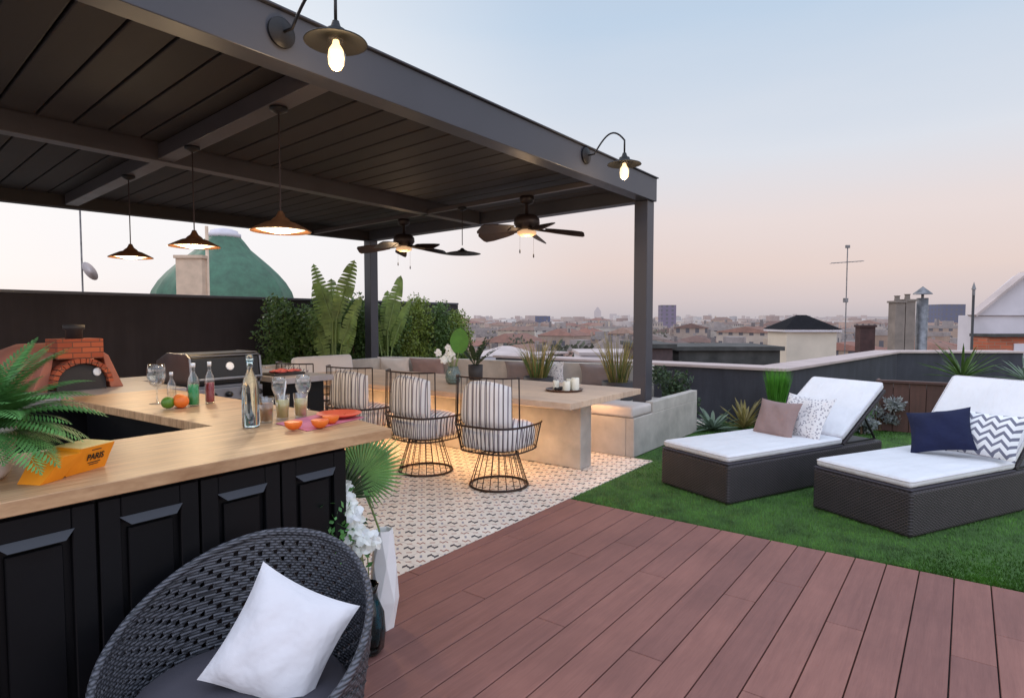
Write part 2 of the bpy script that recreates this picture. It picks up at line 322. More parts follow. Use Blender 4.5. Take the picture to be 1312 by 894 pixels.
# ------------------------------------------------------------------ mesh helpers
class MB:
    def __init__(s): s.v = []; s.f = []
    def add(s, vs, fs, m=None):
        o = len(s.v)
        if m is not None: vs = [tuple(m @ Vector(p)) for p in vs]
        s.v += [tuple(p) for p in vs]; s.f += [tuple(i+o for i in f) for f in fs]; return s
    def box(s, x0, x1, y0, y1, z0, z1, m=None):
        vs = [(x0, y0, z0), (x1, y0, z0), (x1, y1, z0), (x0, y1, z0), (x0, y0, z1), (x1, y0, z1), (x1, y1, z1), (x0, y1, z1)]
        return s.add(vs, [(0, 3, 2, 1), (4, 5, 6, 7), (0, 1, 5, 4), (1, 2, 6, 5), (2, 3, 7, 6), (3, 0, 4, 7)], m)
    def prism(s, poly, z0, z1, m=None, z1f=None):
        n = len(poly)
        vs = [(x, y, z0) for x, y in poly]+[(x, y, z1) for x, y in poly]
        fs = [tuple(range(n-1, -1, -1)), tuple(range(n, 2*n))]+[(i, (i+1) % n, n+(i+1) % n, n+i) for i in range(n)]
        return s.add(vs, fs, m)
    def beam(s, a, b, w, h, up=(0, 0, 1)):
        """box from a to b, width w sideways, from z to z+h upward"""
        a = Vector(a); b = Vector(b); d = (b-a).normalized(); sd = d.cross(Vector(up)).normalized()*w/2; u = sd.cross(d).normalized()*h
        vs = [a-sd, a+sd, a+sd+u, a-sd+u, b-sd, b+sd, b+sd+u, b-sd+u]
        return s.add(vs, [(0, 1, 2, 3), (7, 6, 5, 4), (0, 4, 5, 1), (1, 5, 6, 2), (2, 6, 7, 3), (3, 7, 4, 0)])
    def tube(s, pts, r, n=8, closed=False, r1=None, cap=True):
        pts = [Vector(p) for p in pts]; L = len(pts); rings = []
        prev = None
        for i, p in enumerate(pts):
            if closed: t = (pts[(i+1) % L]-pts[i-1])
            else: t = pts[min(i+1, L-1)]-pts[max(i-1, 0)]
            t.normalize()
            ref = prev if prev is not None else (Vector((0, 0, 1)) if abs(t.z) < .9 else Vector((1, 0, 0)))
            a = (ref-t*ref.dot(t)).normalized(); prev = a; b = t.cross(a)
            rr = r if r1 is None else r+(r1-r)*i/(L-1)
            rings.append([p+(a*math.cos(2*PI*j/n)+b*math.sin(2*PI*j/n))*rr for j in range(n)])
        vs = [q for g in rings for q in g]; fs = []
        for i in range(L if closed else L-1):
            a0 = i*n; b0 = ((i+1) % L)*n
            fs += [(a0+j, a0+(j+1) % n, b0+(j+1) % n, b0+j) for j in range(n)]
        if cap and not closed: fs += [tuple(range(n-1, -1, -1)), tuple((L-1)*n+j for j in range(n))]
        return s.add(vs, fs)
    def lathe(s, prof, c=(0, 0, 0), n=32, m=None, wob=None, ph=0):
        vs = []; fs = []
        for (r, z) in prof:
            for j in range(n):
                a = 2*PI*j/n+ph; rr = r*(1+(wob(j, n, z) if wob else 0)); vs.append((c[0]+rr*math.cos(a), c[1]+rr*math.sin(a), c[2]+z))
        for i in range(len(prof)-1):
            for j in range(n): fs.append((i*n+j, i*n+(j+1) % n, (i+1)*n+(j+1) % n, (i+1)*n+j))
        if prof[0][0] > 1e-4: fs.append(tuple(range(n-1, -1, -1)))
        if prof[-1][0] > 1e-4: fs.append(tuple((len(prof)-1)*n+j for j in range(n)))
        return s.add(vs, fs, m)
    def ball(s, c, r, n=12, sq=1, m=None):
        return s.lathe([(max(r*math.sin(PI*i/n), 1e-5), -r*sq*math.cos(PI*i/n)) for i in range(n+1)], c, n*2, m)
    def build(s, name, mt, parent=None, smooth=False, bevel=0, seg=2, loc=None, rot=None, sub=0, solid=0, ang=40):
        me = bpy.data.meshes.new(name); me.from_pydata(s.v, [], s.f); me.validate(); me.update()
        ob = bpy.data.objects.new(name, me); COL.objects.link(ob)
        if mt: me.materials.append(mt)
        if parent: ob.parent = parent
        if loc is not None: ob.location = loc
        if rot is not None: ob.rotation_euler = rot if hasattr(rot, '__len__') else (0, 0, rot)
        if smooth: me.shade_smooth()
        if solid: md = ob.modifiers.new('s', 'SOLIDIFY'); md.thickness = solid; md.offset = 0
        if bevel: md = ob.modifiers.new('b', 'BEVEL'); md.width = bevel; md.segments = seg; md.limit_method = 'ANGLE'; md.angle_limit = R(ang)
        if sub: md = ob.modifiers.new('u', 'SUBSURF'); md.levels = sub; md.render_levels = sub
        return ob
def tag(o, label=None, cat=None, group=None, kind=None):
    if label: o['label'] = label
    if cat: o['category'] = cat
    if group: o['group'] = group
    if kind: o['kind'] = kind
    return o
def thing(name, label, cat, loc=(0, 0, 0), rz=0, group=None):
    o = bpy.data.objects.new(name, None); COL.objects.link(o); o.empty_display_size = .1
    o.location = loc; o.rotation_euler = (0, 0, rz); return tag(o, label, cat, group)
def copy_tree(o, loc=None, rz=None, label=None, parent=None):
    c = o.copy(); COL.objects.link(c)
    if parent: c.parent = parent
    if loc: c.location = loc
    if rz is not None: c.rotation_euler = (0, 0, rz)
    if label: c['label'] = label
    for ch in [x for x in bpy.data.objects if x.parent == o]: copy_tree(ch, parent=c)
    return c
def np_tris(name, V, F, mt, parent=None, loc=None, smooth=False):
    """mesh from numpy arrays V (n,3), F (m,k)"""
    me = bpy.data.meshes.new(name); V = np.asarray(V, dtype=np.float32); F = np.asarray(F, dtype=np.int32); kx = F.shape[1]
    me.vertices.add(len(V)); me.vertices.foreach_set('co', V.ravel())
    me.loops.add(F.size); me.loops.foreach_set('vertex_index', F.ravel())
    me.polygons.add(len(F)); me.polygons.foreach_set('loop_start', np.arange(0, F.size, kx, dtype=np.int32))
    me.update(calc_edges=True); me.validate()
    ob = bpy.data.objects.new(name, me); COL.objects.link(ob); me.materials.append(mt)
    if parent: ob.parent = parent
    if loc is not None: ob.location = loc
    if smooth: me.shade_smooth()
    return ob
def leaf_cloud(P, size, asp=.5, up=.3):
    """one folded 4-point leaf at every point of P"""
    n = len(P); d = rng.normal(size=(n, 3)); d[:, 2] += up; d /= np.linalg.norm(d, axis=1)[:, None]
    q = rng.normal(size=(n, 3)); s = np.cross(d, q); s /= np.linalg.norm(s, axis=1)[:, None]
    L = (size*rng.uniform(.6, 1.3, n))[:, None]
    a = P; b = P+d*L*.5+s*L*asp*.5; c = P+d*L; e = P+d*L*.5-s*L*asp*.5
    V = np.stack([a, b, c, e], 1).reshape(-1, 3); Fq = np.arange(4*n).reshape(n, 4); return V, Fq
def blades(base, tip, w, mid=.5, bend=0.15):
    """thin tapering blades base->tip, 3 segments"""
    n = len(base); d = tip-base; h = rng.uniform(0, 2*PI, n); s = np.stack([np.cos(h), np.sin(h), np.zeros(n)], 1)*np.reshape(w, (-1, 1))/2
    m1 = base+d*.5; m1[:, 2] += np.linalg.norm(d[:, :2], axis=1)*bend
    V = np.stack([base-s, base+s, m1-s*.7, m1+s*.7, tip], 1).reshape(-1, 3)
    i = np.arange(n)[:, None]*5
    Fq = np.concatenate([i+np.array([[0, 1, 3]]), i+np.array([[0, 3, 2]]), i+np.array([[2, 3, 4]])]); return V, Fq
def tuft(name, n, h, spread, w, mt, parent=None, loc=(0, 0, 0), bend=.15, r0=.05, hv=.4):
    a = rng.uniform(0, 2*PI, n); r = r0*np.sqrt(rng.uniform(0, 1, n)); b = np.stack([r*np.cos(a), r*np.sin(a), np.zeros(n)], 1)
    a2 = a+rng.normal(0, .5, n); hh = h*rng.uniform(1-hv, 1, n); sp = spread*rng.uniform(.1, 1, n)
    t = b+np.stack([np.cos(a2)*sp, np.sin(a2)*sp, hh], 1)
    V, Fq = blades(b, t, w*rng.uniform(.7, 1.2, n), bend=bend); return np_tris(name, V, Fq, mt, parent, loc)
def lens(mb, c, w, d, t, m=None, n=14, pinch=.1):
    """pillow: square cushion in the local xz plane, thickness along y"""
    vs = []; fs = []
    for sgn in (1, -1):
        o = len(vs)
        for i in range(n+1):
            for j in range(n+1):
                u = -1+2*i/n; v = -1+2*j/n
                e = (1-abs(u)**2.6)*(1-abs(v)**2.6)
                x = u*w/2*(1-pinch*(1-v*v)*abs(u)**3*0+(-pinch*(1-abs(v)**2)*abs(u)**2)); z = v*d/2*(1-pinch*(1-abs(u)**2)*abs(v)**2)
                y = sgn*t/2*e**.55+.006*math.sin(7*u+5*v)*e+.004*math.sin(13*u-9*v)*e
                vs.append((c[0]+x, c[1]+y, c[2]+z))
        for i in range(n):
            for j in range(n):
                q = (o+i*(n+1)+j, o+(i+1)*(n+1)+j, o+(i+1)*(n+1)+j+1, o+i*(n+1)+j+1); fs.append(q if sgn < 0 else q[::-1])
    mb.add(vs, fs, m)
def pillow(name, mt, label, cat, loc, rz, lean, w, h, t, roll=0, group=None):
    mb = MB(); lens(mb, (0, 0, 0), w, h, t)
    ob = mb.build(name, mt, None, True); me = ob.data
    ob.matrix_world = Matrix.Translation(loc) @ Matrix.Rotation(rz, 4, 'Z') @ Matrix.Rotation(lean, 4, 'X') @ Matrix.Rotation(roll, 4, 'Y') @ Matrix.Translation((0, 0, 0))
    return tag(ob, label, cat, group)
def cushion_box(mb, x0, x1, y0, y1, z0, z1, m=None): mb.box(x0, x1, y0, y1, z0, z1, m)

# ------------------------------------------------------------------ setting
g = MB(); g.add([(-6000, -6000, -22), (14000, -6000, -22), (14000, 14000, -22), (-6000, 14000, -22)], [(0, 1, 2, 3)])
tag(g.build('ground', M['h_ground']), kind='structure')
hl = MB(); N = 120; vs = []; fs = []
for i in range(N):
    a = HEAD-R(75)+R(150)*i/(N-1); d = 7500; z = -10+38*(.5+.5*math.sin(i*.21+1))*(.6+.4*math.sin(i*.067))+10*math.sin(i*.9)
    vs += [(d*math.cos(a), d*math.sin(a), -30), (d*math.cos(a), d*math.sin(a), max(z, -4)), ((d+900)*math.cos(a), (d+900)*math.sin(a), -30)]
for i in range(N-1): fs += [(3*i, 3*i+3, 3*i+4, 3*i+1), (3*i+1, 3*i+4, 3*i+5, 3*i+2)]
hl.add(vs, fs); tag(hl.build('hills', M['h_hill'], smooth=True), kind='structure')

# roof slab of our own building, deck boards, tiled floor, turf
sl = MB(); sl.prism([(-3, -6), (9.0, -6), (15.9, -1.2), (14.4, 1.4), (8.6, 2.3), (8.6, 6.8), (10.4, 6.8), (10.4, 9.3), (-3, 9.3)], -22, -.05)
tag(sl.build('terrace_slab', M['grey_wall']), kind='structure')
dk = MB(); PITCHV = .1565
for i in range(-26, 16):
    y0 = .02+i*PITCHV; y1 = y0+PITCHV-.0055
    js = {2: [3.08, 1.0, -1.2], 0: [2.31, .3, -1.7], 1: [1.65, -.4, -2.2]}[i % 3]
    js = sorted([4.018]+js+[-3]) if i % 6 != 4 else sorted([4.018, 3.4, 1.2, -.9, -3])
    for a, b in zip(js[:-1], js[1:]):
        dk.box(a+.002, b-.002, y0, min(y1, 2.447), -.025, 0)
tag(dk.build('wooden_deck', M['deck'], bevel=.0025, seg=1), kind='structure')
dj = MB(); dj.box(-3, 4.0, -4.1, 2.44, -.05, -.028); tag(dj.build('deck_subfloor', M['soot']), kind='structure')
tf = MB(); tf.prism([(-3, 2.452), (4.022, 2.452), (5.6, 2.452), (5.6, 2.75), (9.4, 2.75), (9.4, 9.2), (-3, 9.2)], -.04, -.002)
tag(tf.build('tiled_floor', M['tiles']), kind='structure')
tb = MB(); tb.prism([(4.022, -6), (9, -6), (15.5, -1.0), (14.2, 1.2), (8.4, 2.2), (8.4, 2.746), (5.604, 2.746), (5.604, 2.448), (4.022, 2.448)], -.045, -.008)
tag(tb.build('turf_base', mat('turf_backing', srgb(66, 98, 42), .9, .3, 40)), kind='structure')
def turf():
    n = 330000
    u = 4.03+9.5*rng.uniform(0, 1, n)**1.55; v = rng.uniform(-3.6, 2.7, n)
    keep = ((v < 2.44) | (u > 5.62)) & (v < 2.64) & (v > -1.0-(u-4)*.62) & ((u < 8.3) | (v < 1.9-(u-8.3)*.13))
    u, v = u[keep], v[keep]; n = len(u)
    # darker / lighter lay of the pile comes from lean direction
    a = rng.uniform(0, 2*PI, n)*.4+np.sin(u*2.1+v*1.3)*1.2+np.sin(v*4-u)*.7
    L = rng.uniform(.010, .024, n)
    b = np.stack([u, v, np.full(n, -.01)], 1); t = b+np.stack([np.cos(a)*L*.7, np.sin(a)*L*.7, L*1.1], 1)
    w = np.where(u > 7, .008, .005)
    s = np.stack([-np.sin(a+rng.normal(0, .9, n)), np.cos(a), np.zeros(n)], 1)*w[:, None]/2
    V = np.stack([b-s, b+s, t], 1).reshape(-1, 3); Fq = np.arange(3*n).reshape(n, 3)
    o = np_tris('artificial_turf', V, Fq, M['turf_blade']); tag(o, 'short green artificial turf between the deck and the parapet', 'turf', kind='stuff')
turf()

# parapet walls with coping
def wallrun(name, pts, z, th, mt, label, cat, cop=None, cz=.05, z0=-.04, over=.04, depth=.5):
    t = thing(name, label, cat, (pts[0][0], pts[0][1], 0)); ox, oy = pts[0]
    w = MB(); c = MB()
    offs = []
    n = len(pts)
    for i, p in enumerate(pts):
        ds = []
        if i > 0: d = Vector((pts[i][0]-pts[i-1][0], pts[i][1]-pts[i-1][1])).normalized(); ds.append(Vector((-d.y, d.x)))
        if i < n-1: d = Vector((pts[i+1][0]-pts[i][0], pts[i+1][1]-pts[i][1])).normalized(); ds.append(Vector((-d.y, d.x)))
        m = sum(ds, Vector((0, 0))).normalized(); offs.append(m/max(m.dot(ds[0]), .3))
    def run(mb, a, b, za, zb):
        I = [Vector(p)+o*a for p, o in zip(pts, offs)]; O = [Vector(p)+o*b for p, o in zip(pts, offs)]
        vs = [(q.x-ox, q.y-oy, zz) for zz in (za, zb) for L in (I, O) for q in L]; f = []
        ix = lambda zz, s, i: zz*2*n+s*n+i
        for i in range(n-1):
            f += [(ix(0, 0, i), ix(0, 0, i+1), ix(1, 0, i+1), ix(1, 0, i)), (ix(0, 1, i+1), ix(0, 1, i), ix(1, 1, i), ix(1, 1, i+1)),
                  (ix(1, 0, i), ix(1, 0, i+1), ix(1, 1, i+1), ix(1, 1, i)), (ix(0, 0, i+1), ix(0, 0, i), ix(0, 1, i), ix(0, 1, i+1))]
        f += [(ix(0, 0, 0), ix(1, 0, 0), ix(1, 1, 0), ix(0, 1, 0)), (ix(0, 0, n-1), ix(0, 1, n-1), ix(1, 1, n-1), ix(1, 0, n-1))]
        mb.add(vs, f)
    run(w, 0, th, z0, z-(cz if cop else 0)-(.002 if cop else 0)); w.build('wall_face', mt, t)
    if cop: run(c, -over, depth, z-cz, z); c.build('coping', cop, t, bevel=.006)
    return t
wallrun('parapet_wall', [(15.6, -.9), (14.1, 1.09), (8.35, 1.87), (8.35, 6.6), (10.1, 6.6)][::-1], .76, .3, M['grey_wall'],
        'charcoal parapet wall with broad pale stone coping behind the loungers', 'wall', M['coping'], .04, depth=.42)
wallrun('boundary_wall', [(-3, 9.0), (10.05, 9.0)], 1.74, .2, M['black_wall'], 'tall matt black screen wall behind the pizza oven and grill', 'wall', M['steel_dark'], .04, over=.02, depth=.22)

# ------------------------------------------------------------------ pergola
def P(a, b, z): return (a+.09*(b-2.85), b, z)
def rearb(a): return 8.1+.12*(6.3-a)
pg = thing('pergola', 'dark steel pergola with louvred roof over the bar and dining area', 'pergola', (0, 0, 0))
A0, A1 = -2.2, 6.47
m = MB(); m.box(A0, A1, 2.82, 2.97, 2.7, 2.95); m.box(A0, A1+.01, 2.80, 2.99, 2.952, 2.965); m.build('front_beam', M['steel_dark'], pg, bevel=.004)
m = MB(); m.beam(P(A1-.08, 2.985, 2.7), P(A1-.08, rearb(A1)+.1, 2.7), .15, .25); m.build('end_beam', M['steel_dark'], pg, bevel=.004)
m = MB(); m.beam((A0, rearb(A0), 2.7), (P(A1-.16, 8.1, 0)[0], rearb(A1)+.03, 2.7), .14, .25); m.build('rear_beam', M['slat_dark'], pg, bevel=.004)
m = MB(); m.beam((A0, 5.42, 2.7), (6.52, 5.5, 2.7), .13, .2); m.build('middle_beam', M['beam_grey'], pg, bevel=.004)
m = MB(); m.beam(P(2.17, 2.975, 2.715), P(2.17, 8.4, 2.715), .13, .12); m.build('cross_beam', M['beam_grey'], pg, bevel=.004)
m = MB(); m.beam(P(5.29, 2.975, 2.70), P(5.29, 8.1, 2.70), .05, .05); m.build('ceiling_rail', M['beam_grey'], pg, bevel=.003)
for nm, b0, b1 in (('louvre_panel', 2.975, None), ('louvre_panel', None, 8.1)):
    m = MB(); a = A0+.05
    while a < A1-.3:
        p0 = P(a+.115, 2.975, 2.84) if b0 else (a+.115+.09*2.6, 5.52, 2.84)
        p1 = (a+.115+.09*2.5, 5.35, 2.84) if b0 else P(a+.115, rearb(a)-.09, 2.84)
        m.beam(p0, p1, .212, .03); a += .228
    m.build(nm, M['slat_dark'], pg, bevel=.008)
m = MB(); m.prism([(A0, 2.99), (A1, 2.99), (6.9, 8.1), (A0, 9.1)], 2.945, 2.951); m.build('light_block_sheet', M['soot'], pg)  # sheet above the louvres, added to block the light from the sky
m = MB(); m.box(6.3, 6.47, 2.85, 3.01, 0, 2.698); m.build('post', M['steel_dark'], pg, bevel=.006)
m = MB(); m.box(6.74, 6.9, 7.98, 8.14, 0, 2.698); m.build('post', M['steel_dark'], pg, bevel=.006)
m = MB(); m.box(A0, A0+.16, 2.85, 3.01, 0, 2.698); m.build('post', M['steel_dark'], pg, bevel=.006)

# wall lamps on the fascia
def wall_lamp(x, z, dx, label):
    t = thing('wall_lamp', label, 'wall lamp', (x, 2.815, z), 0, 'swan neck lamps on the pergola fascia')
    rot = Matrix.Rotation(PI/2, 4, 'X')
    m = MB(); m.lathe([(.075, 0), (.075, .012), (.05, .02), (.02, .03)], (0, 0, 0), 28, rot); m.build('wall_plate', M['black_iron'], t, True, bevel=.002)
    X, Y, Zt = dx, -.34, -.0
    pts = [(0, -.02, 0), (dx*.15, -.08, .005)]
    for i in range(1, 15):
        s = i/14; 
        pts.append((dx*(.15+.85*min(1, s*1.08)), -.08-.26*min(1, s*1.08), .005+.17*math.sin(PI*min(s*.9, 1)*.97)))
    pts.append((dx, Y, -.02))
    m = MB(); m.tube(pts, .008, 8); m.build('swan_neck', M['black_iron'], t, True)
    c = (dx, Y, -.10)
    m = MB(); m.lathe([(.016, .09), (.022, .07), (.03, .055), (.045, .05), (.05, .03), (.145, -.005), (.15, -.012), (.143, -.012), (.05, .018), (.0001, .02)], c, 36); m.build('lamp_shade', M['lamp_black'], t, True)
    m = MB(); m.lathe([(.034, .012), (.042, 0), (.045, -.05), (.045, -.09), (.038, -.125), (.022, -.143), (.0001, -.148)], c, 28); m.build('glass_jar', thin_glass('jar_glass', (1, .95, .88, 1), .35), t, True)
    m = MB(); m.lathe([(.014, .0), (.018, -.02), (.034, -.045), (.039, -.08), (.036, -.115), (.022, -.136), (.0001, -.141)], c, 20); m.build('bulb', M['bulb'], t, True)
    l = bpy.data.lights.new('bulb_light', 'POINT'); l.energy = 7; l.color = (1, .72, .42); l.shadow_soft_size = .05
    lo = bpy.data.objects.new('bulb_light', l); COL.objects.link(lo); lo.parent = t; lo.location = (dx, Y, -.30)
wall_lamp(1.82, 2.835, .075, 'larger nearer swan neck lamp on the pergola fascia, lit bulb in glass jar')
wall_lamp(4.88, 2.87, .09, 'farther swan neck lamp near the front post of the pergola, lit')

# pendant lamps
def pendant(x, y, ztop, zb, r, name, label, group, lit=True, mt='shade_brass'):
    t = thing(name, label, 'pendant lamp', (x, y, zb), 0, group)
    h = ztop-zb
    m = MB(); m.lathe([(.055, h), (.055, h-.018), (.012, h-.04)], (0, 0, 0), 24); m.build('ceiling_rose', M['black_iron'], t, True)
    m = MB(); m.tube([(0, 0, .10), (0, 0, h-.02)], .005, 6); m.build('rod', M['rust_wire'], t)
    m = MB(); ks = 1 if lit else .55; m.lathe([(q_, z_*ks) for q_, z_ in [(.014, .125), (.02, .11), (.03, .09), (.05, .075), (.062, .06), (.09, .052), (r*.72, .030), (r*.97, .006), (r, 0), (r*.98, -.003), (r*.7, .024), (.08, .045), (.0001, .05)]], (0, 0, 0), 40)
    m.build('lamp_shade', M[mt], t, True)
    m = MB(); m.lathe([(.0001, -.012), (.05, -.010), (r*.62, .004), (r*.80, .012), (.05, .02), (.0001, .022)], (0, 0, 0), 32); m.build('glass_diffuser', M['bulb_hot'] if lit else M['lamp_black'], t, True)
    if lit:
        l = bpy.data.lights.new('bulb_light', 'POINT'); l.energy = 22; l.color = (1, .72, .42); l.shadow_soft_size = .05
        lo = bpy.data.objects.new('bulb_light', l); COL.objects.link(lo); lo.parent = t; lo.location = (0, 0, -.06)
G = 'bronze pendant lamps over the bar'
pendant(2.23, 3.49, 2.715, 1.95, .185, 'pendant_lamp', 'nearest and largest lit bronze pendant lamp over the bar', G)
pendant(2.33, 4.81, 2.715, 1.955, .185, 'pendant_lamp', 'middle lit bronze pendant lamp, in front of the beige chimney', G)
pendant(2.44, 6.25, 2.715, 1.965, .185, 'pendant_lamp', 'farthest lit bronze pendant lamp, above the grill', G)
pendant(5.44, 4.8, 2.70, 2.16, .22, 'pendant_lamp', 'unlit wide black pendant lamp hanging between the two ceiling fans', 'pendant lamp over the table', False, 'black_iron')

# ceiling fans
def fan(x, y, ph, label, r=.62):
    t = thing('ceiling_fan', label, 'ceiling fan', (x, y, 2.7), 0, 'ceiling fans over the dining table')
    m = MB(); m.lathe([(.075, 0), (.08, -.03), (.07, -.07), (.03, -.085), (.02, -.09), (.02, -.2)], (0, 0, 0), 24); m.build('mount', M['fan_dark'], t, True)
    m = MB(); m.lathe([(.02, -.19), (.1, -.2), (.135, -.24), (.14, -.29), (.11, -.335), (.06, -.35), (.0001, -.352)], (0, 0, 0), 32); m.build('motor', M['fan_dark'], t, True)
    m = MB(); m.lathe([(.06, -.352), (.105, -.375), (.1, -.40), (.06, -.42), (.0001, -.425)], (0, 0, 0), 28); m.build('light_bowl', M['fan_glow'], t, True)
    for q in range(5):
        a = ph+q*2*PI/5; rm = Matrix.Rotation(a, 4, 'Z') @ Matrix.Translation((0, 0, -.335)) @ Matrix.Rotation(R(6), 4, 'Y') @ Matrix.Rotation(R(26), 4, 'X')
        b = MB(); b.prism([(.2, -.05), (.3, -.068), (r*.8, -.085), (r-.02, -.08), (r, -.05), (r, .05), (r-.02, .08), (r*.8, .085), (.3, .068), (.2, .05)], -.005, .005, rm)
        bo = b.build('blade', M['walnut'], t)
        c = MB(); c.prism([(.08, -.02), (.24, -.035), (.24, .035), (.08, .02)], -.012, -.005, rm); c.build('bracket', M['fan_dark'], bo)
    for dx, dy, L in ((.07, -.04, .2), (-.07, .04, .16)):
        m = MB(); m.tube([(dx, dy, -.39), (dx, dy, -.44-L)], .0012, 5); m.lathe([(.0001, 0), (.008, .012), (.006, .04), (.0001, .05)], (dx, dy, -.45-L), 8)
        m.build('pull_chain', M['black_iron'], t)
    l = bpy.data.lights.new('fan_light', 'POINT'); l.energy = 4; l.color = (1, .68, .4); l.shadow_soft_size = .08
    lo = bpy.data.objects.new('fan_light', l); COL.objects.link(lo); lo.parent = t; lo.location = (0, 0, -.52)
fan(5.36, 3.81, .35, 'nearer five blade bronze ceiling fan beside the front post, light on')
fan(5.62, 5.98, .9, 'farther bronze ceiling fan beside the rear post of the pergola')

# ------------------------------------------------------------------ bar
bar = thing('bar_counter', 'L shaped bar with pale oak worktop and black panelled cabinets', 'bar counter', (0, 0, 0))
m = MB(); m.prism([(-1.6, 1.88), (1.69, 1.88), (1.79, 2.35), (1.80, 4.11), (1.22, 4.11), (1.28, 2.53), (-1.6, 2.53)], .91, .95); m.build('worktop', M['oak'], bar, bevel=.003)
m = MB(); m.prism([(-1.58, 1.93), (1.49, 1.93), (1.57, 2.4), (1.68, 4.1), (1.34, 4.1), (1.38, 2.42), (-1.58, 2.42)], 0.0, .902); m.build('cabinet_body', M['cabinet'], bar)
w = .2815; x = .64-6*w
while x < 1.45:
    fr = MB(); y = 1.93
    x0, x1 = x+.004, x+w-.004
    ring = [(x0, x0+.055), (x1-.055, x1)]
    for a, b in ring: fr.box(a, b, y-.022, y-.001, .06, .895)
    fr.box(x0+.056, x1-.056, y-.0215, y-.001, .06, .125); fr.box(x0+.056, x1-.056, y-.0215, y-.001, .83, .895)
    fr.box(x0+.075, x1-.075, y-.016, y-.0015, .15, .80)
    d = fr.build('door', M['cabinet'], bar, bevel=.0025, seg=1)
    h = MB(); h.add([(x0+.05, y-.024, .838), (x1-.05, y-.024, .838), (x1-.075, y-.040, .815), (x0+.075, y-.040, .815), (x0+.05, y-.003, .838), (x1-.05, y-.003, .838), (x1-.075, y-.003, .812), (x0+.075, y-.003, .812)],
                    [(0, 3, 2, 1), (0, 1, 5, 4), (3, 7, 6, 2), (0, 4, 7, 3), (1, 2, 6, 5), (4, 5, 6, 7)]); h.build('handle', M['cabinet_lip'], d)
    x += w
# rear worktop with oven and grill
rc = thing('rear_counter', 'grey stone rear counter carrying the pizza oven and the grill', 'counter', (0, 0, 0))
m = MB(); m.box(-.6, 1.93, 4.14, 5.2, .9, .945); m.box(1.93, 2.66, 4.82, 5.2, .9, .945); m.box(2.662, 3.1, 4.14, 5.2, .9, .945); m.build('worktop', mat('grey_stone', srgb(150, 144, 146), .45, .15, 10), rc, bevel=.004)
m = MB(); m.box(-.55, 1.91, 4.2, 5.15, 0, .898); m.box(1.915, 2.66, 4.22, 5.15, 0, .784); m.box(2.664, 3.06, 4.22, 5.15, 0, .898); m.build('cabinet_body', M['cabinet'], rc)

# pizza oven
ov = thing('pizza_oven', 'small domed terracotta pizza oven with brick arch and black door', 'pizza oven', (1.455, 4.62, .945)); ov.scale = (.84, .9, .97)
m = MB(); m.lathe([(.36, 0), (.37, .08), (.35, .17), (.28, .25), (.16, .295), (.0001, .30)], (-.10, .36, 0), 32); m.build('dome', M['terracotta'], ov, True)
m = MB()
pts = []
m.box(-.15, .15, -.125, .12, .205, .335); m.build('chimney_breast', M['brick'], ov, bevel=.004)
m = MB(); ro, ri = .20, .165
for i in range(15):
    a0 = PI*i/15+.01; a1 = PI*(i+1)/15-.01
    m.prism([(math.cos(a0)*ri, math.sin(a0)*.13), (math.cos(a0)*ro, math.sin(a0)*.165), (math.cos(a1)*ro, math.sin(a1)*.165), (math.cos(a1)*ri, math.sin(a1)*.13)], -.0, .12,
            Matrix.Translation((0, -.04, .045)) @ Matrix.Rotation(PI/2, 4, 'X'))
m.build('brick_arch', M['brick'], ov, bevel=.003)
m = MB(); m.prism([(math.cos(PI*i/16)*.16, math.sin(PI*i/16)*.125) for i in range(17)]+[(-.16, -.045), (.16, -.045)], 0, .02, Matrix.Translation((0, -.10, .045)) @ Matrix.Rotation(PI/2, 4, 'X'))
dr = m.build('door', M['soot'], ov); 
m = MB(); m.lathe([(.028, 0), (.028, .006), (.022, .010)], (0, 0, 0), 20, Matrix.Translation((.1, -.122, .115)) @ Matrix.Rotation(PI/2, 4, 'X')); m.build('thermometer', M['porcelain'], dr, True)
for s in (-1, 1):
    m = MB(); m.prism([(s*.205, 0), (s*.30, 0), (s*.20, .22), (s*.155, .25)][::s], -.08, .12, Matrix.Translation((0, .04, 0)) @ Matrix.Rotation(PI/2, 4, 'X')); m.build('buttress', M['terracotta'], ov, bevel=.006)
m = MB(); m.lathe([(.055, .30), (.055, .39), (.07, .40), (.07, .425), (.0001, .43)], (0, .0, 0), 20); m.build('flue', M['soot'], ov, True)
# grill
gr = thing('gas_grill', 'built-in stainless gas grill with black hood and round gauge', 'grill', (2.28, 4.5, .785))
m = MB(); m.box(-.27, .27, -.2, .3, 0, .14); m.box(-.27, .27, -.235, -.201, .02, .12); m.build('firebox', M['chrome'], gr, bevel=.006)
m = MB(); pr = [(-.22, .142), (-.235, .18), (-.215, .335), (-.17, .362), (.1, .365), (.27, .30), (.3, .142)]
m.prism(pr, -.25, .25, Matrix(((0, 0, 1, 0), (1, 0, 0, 0), (0, 1, 0, 0), (0, 0, 0, 1)))); hood = m.build('hood', M['black_enamel'], gr, bevel=.008)
m = MB()
for s in (-1, 1): m.prism([(a*1.02, b*1.0+.004) for a, b in pr], -.008, .008, Matrix.Translation((s*.259, 0, 0)) @ Matrix(((0, 0, 1, 0), (1, 0, 0, 0), (0, 1, 0, 0), (0, 0, 0, 1))))
m.tube([(-.25, -.21, .35), (.25, -.21, .35)], .006, 8); m.build('hood_trim', M['chrome'], hood, bevel=.003)
m = MB(); m.tube([(-.23, -.235, .19), (-.23, -.275, .19), (.23, -.275, .19), (.23, -.235, .19)], .012, 8); m.build('handle', M['chrome'], hood)
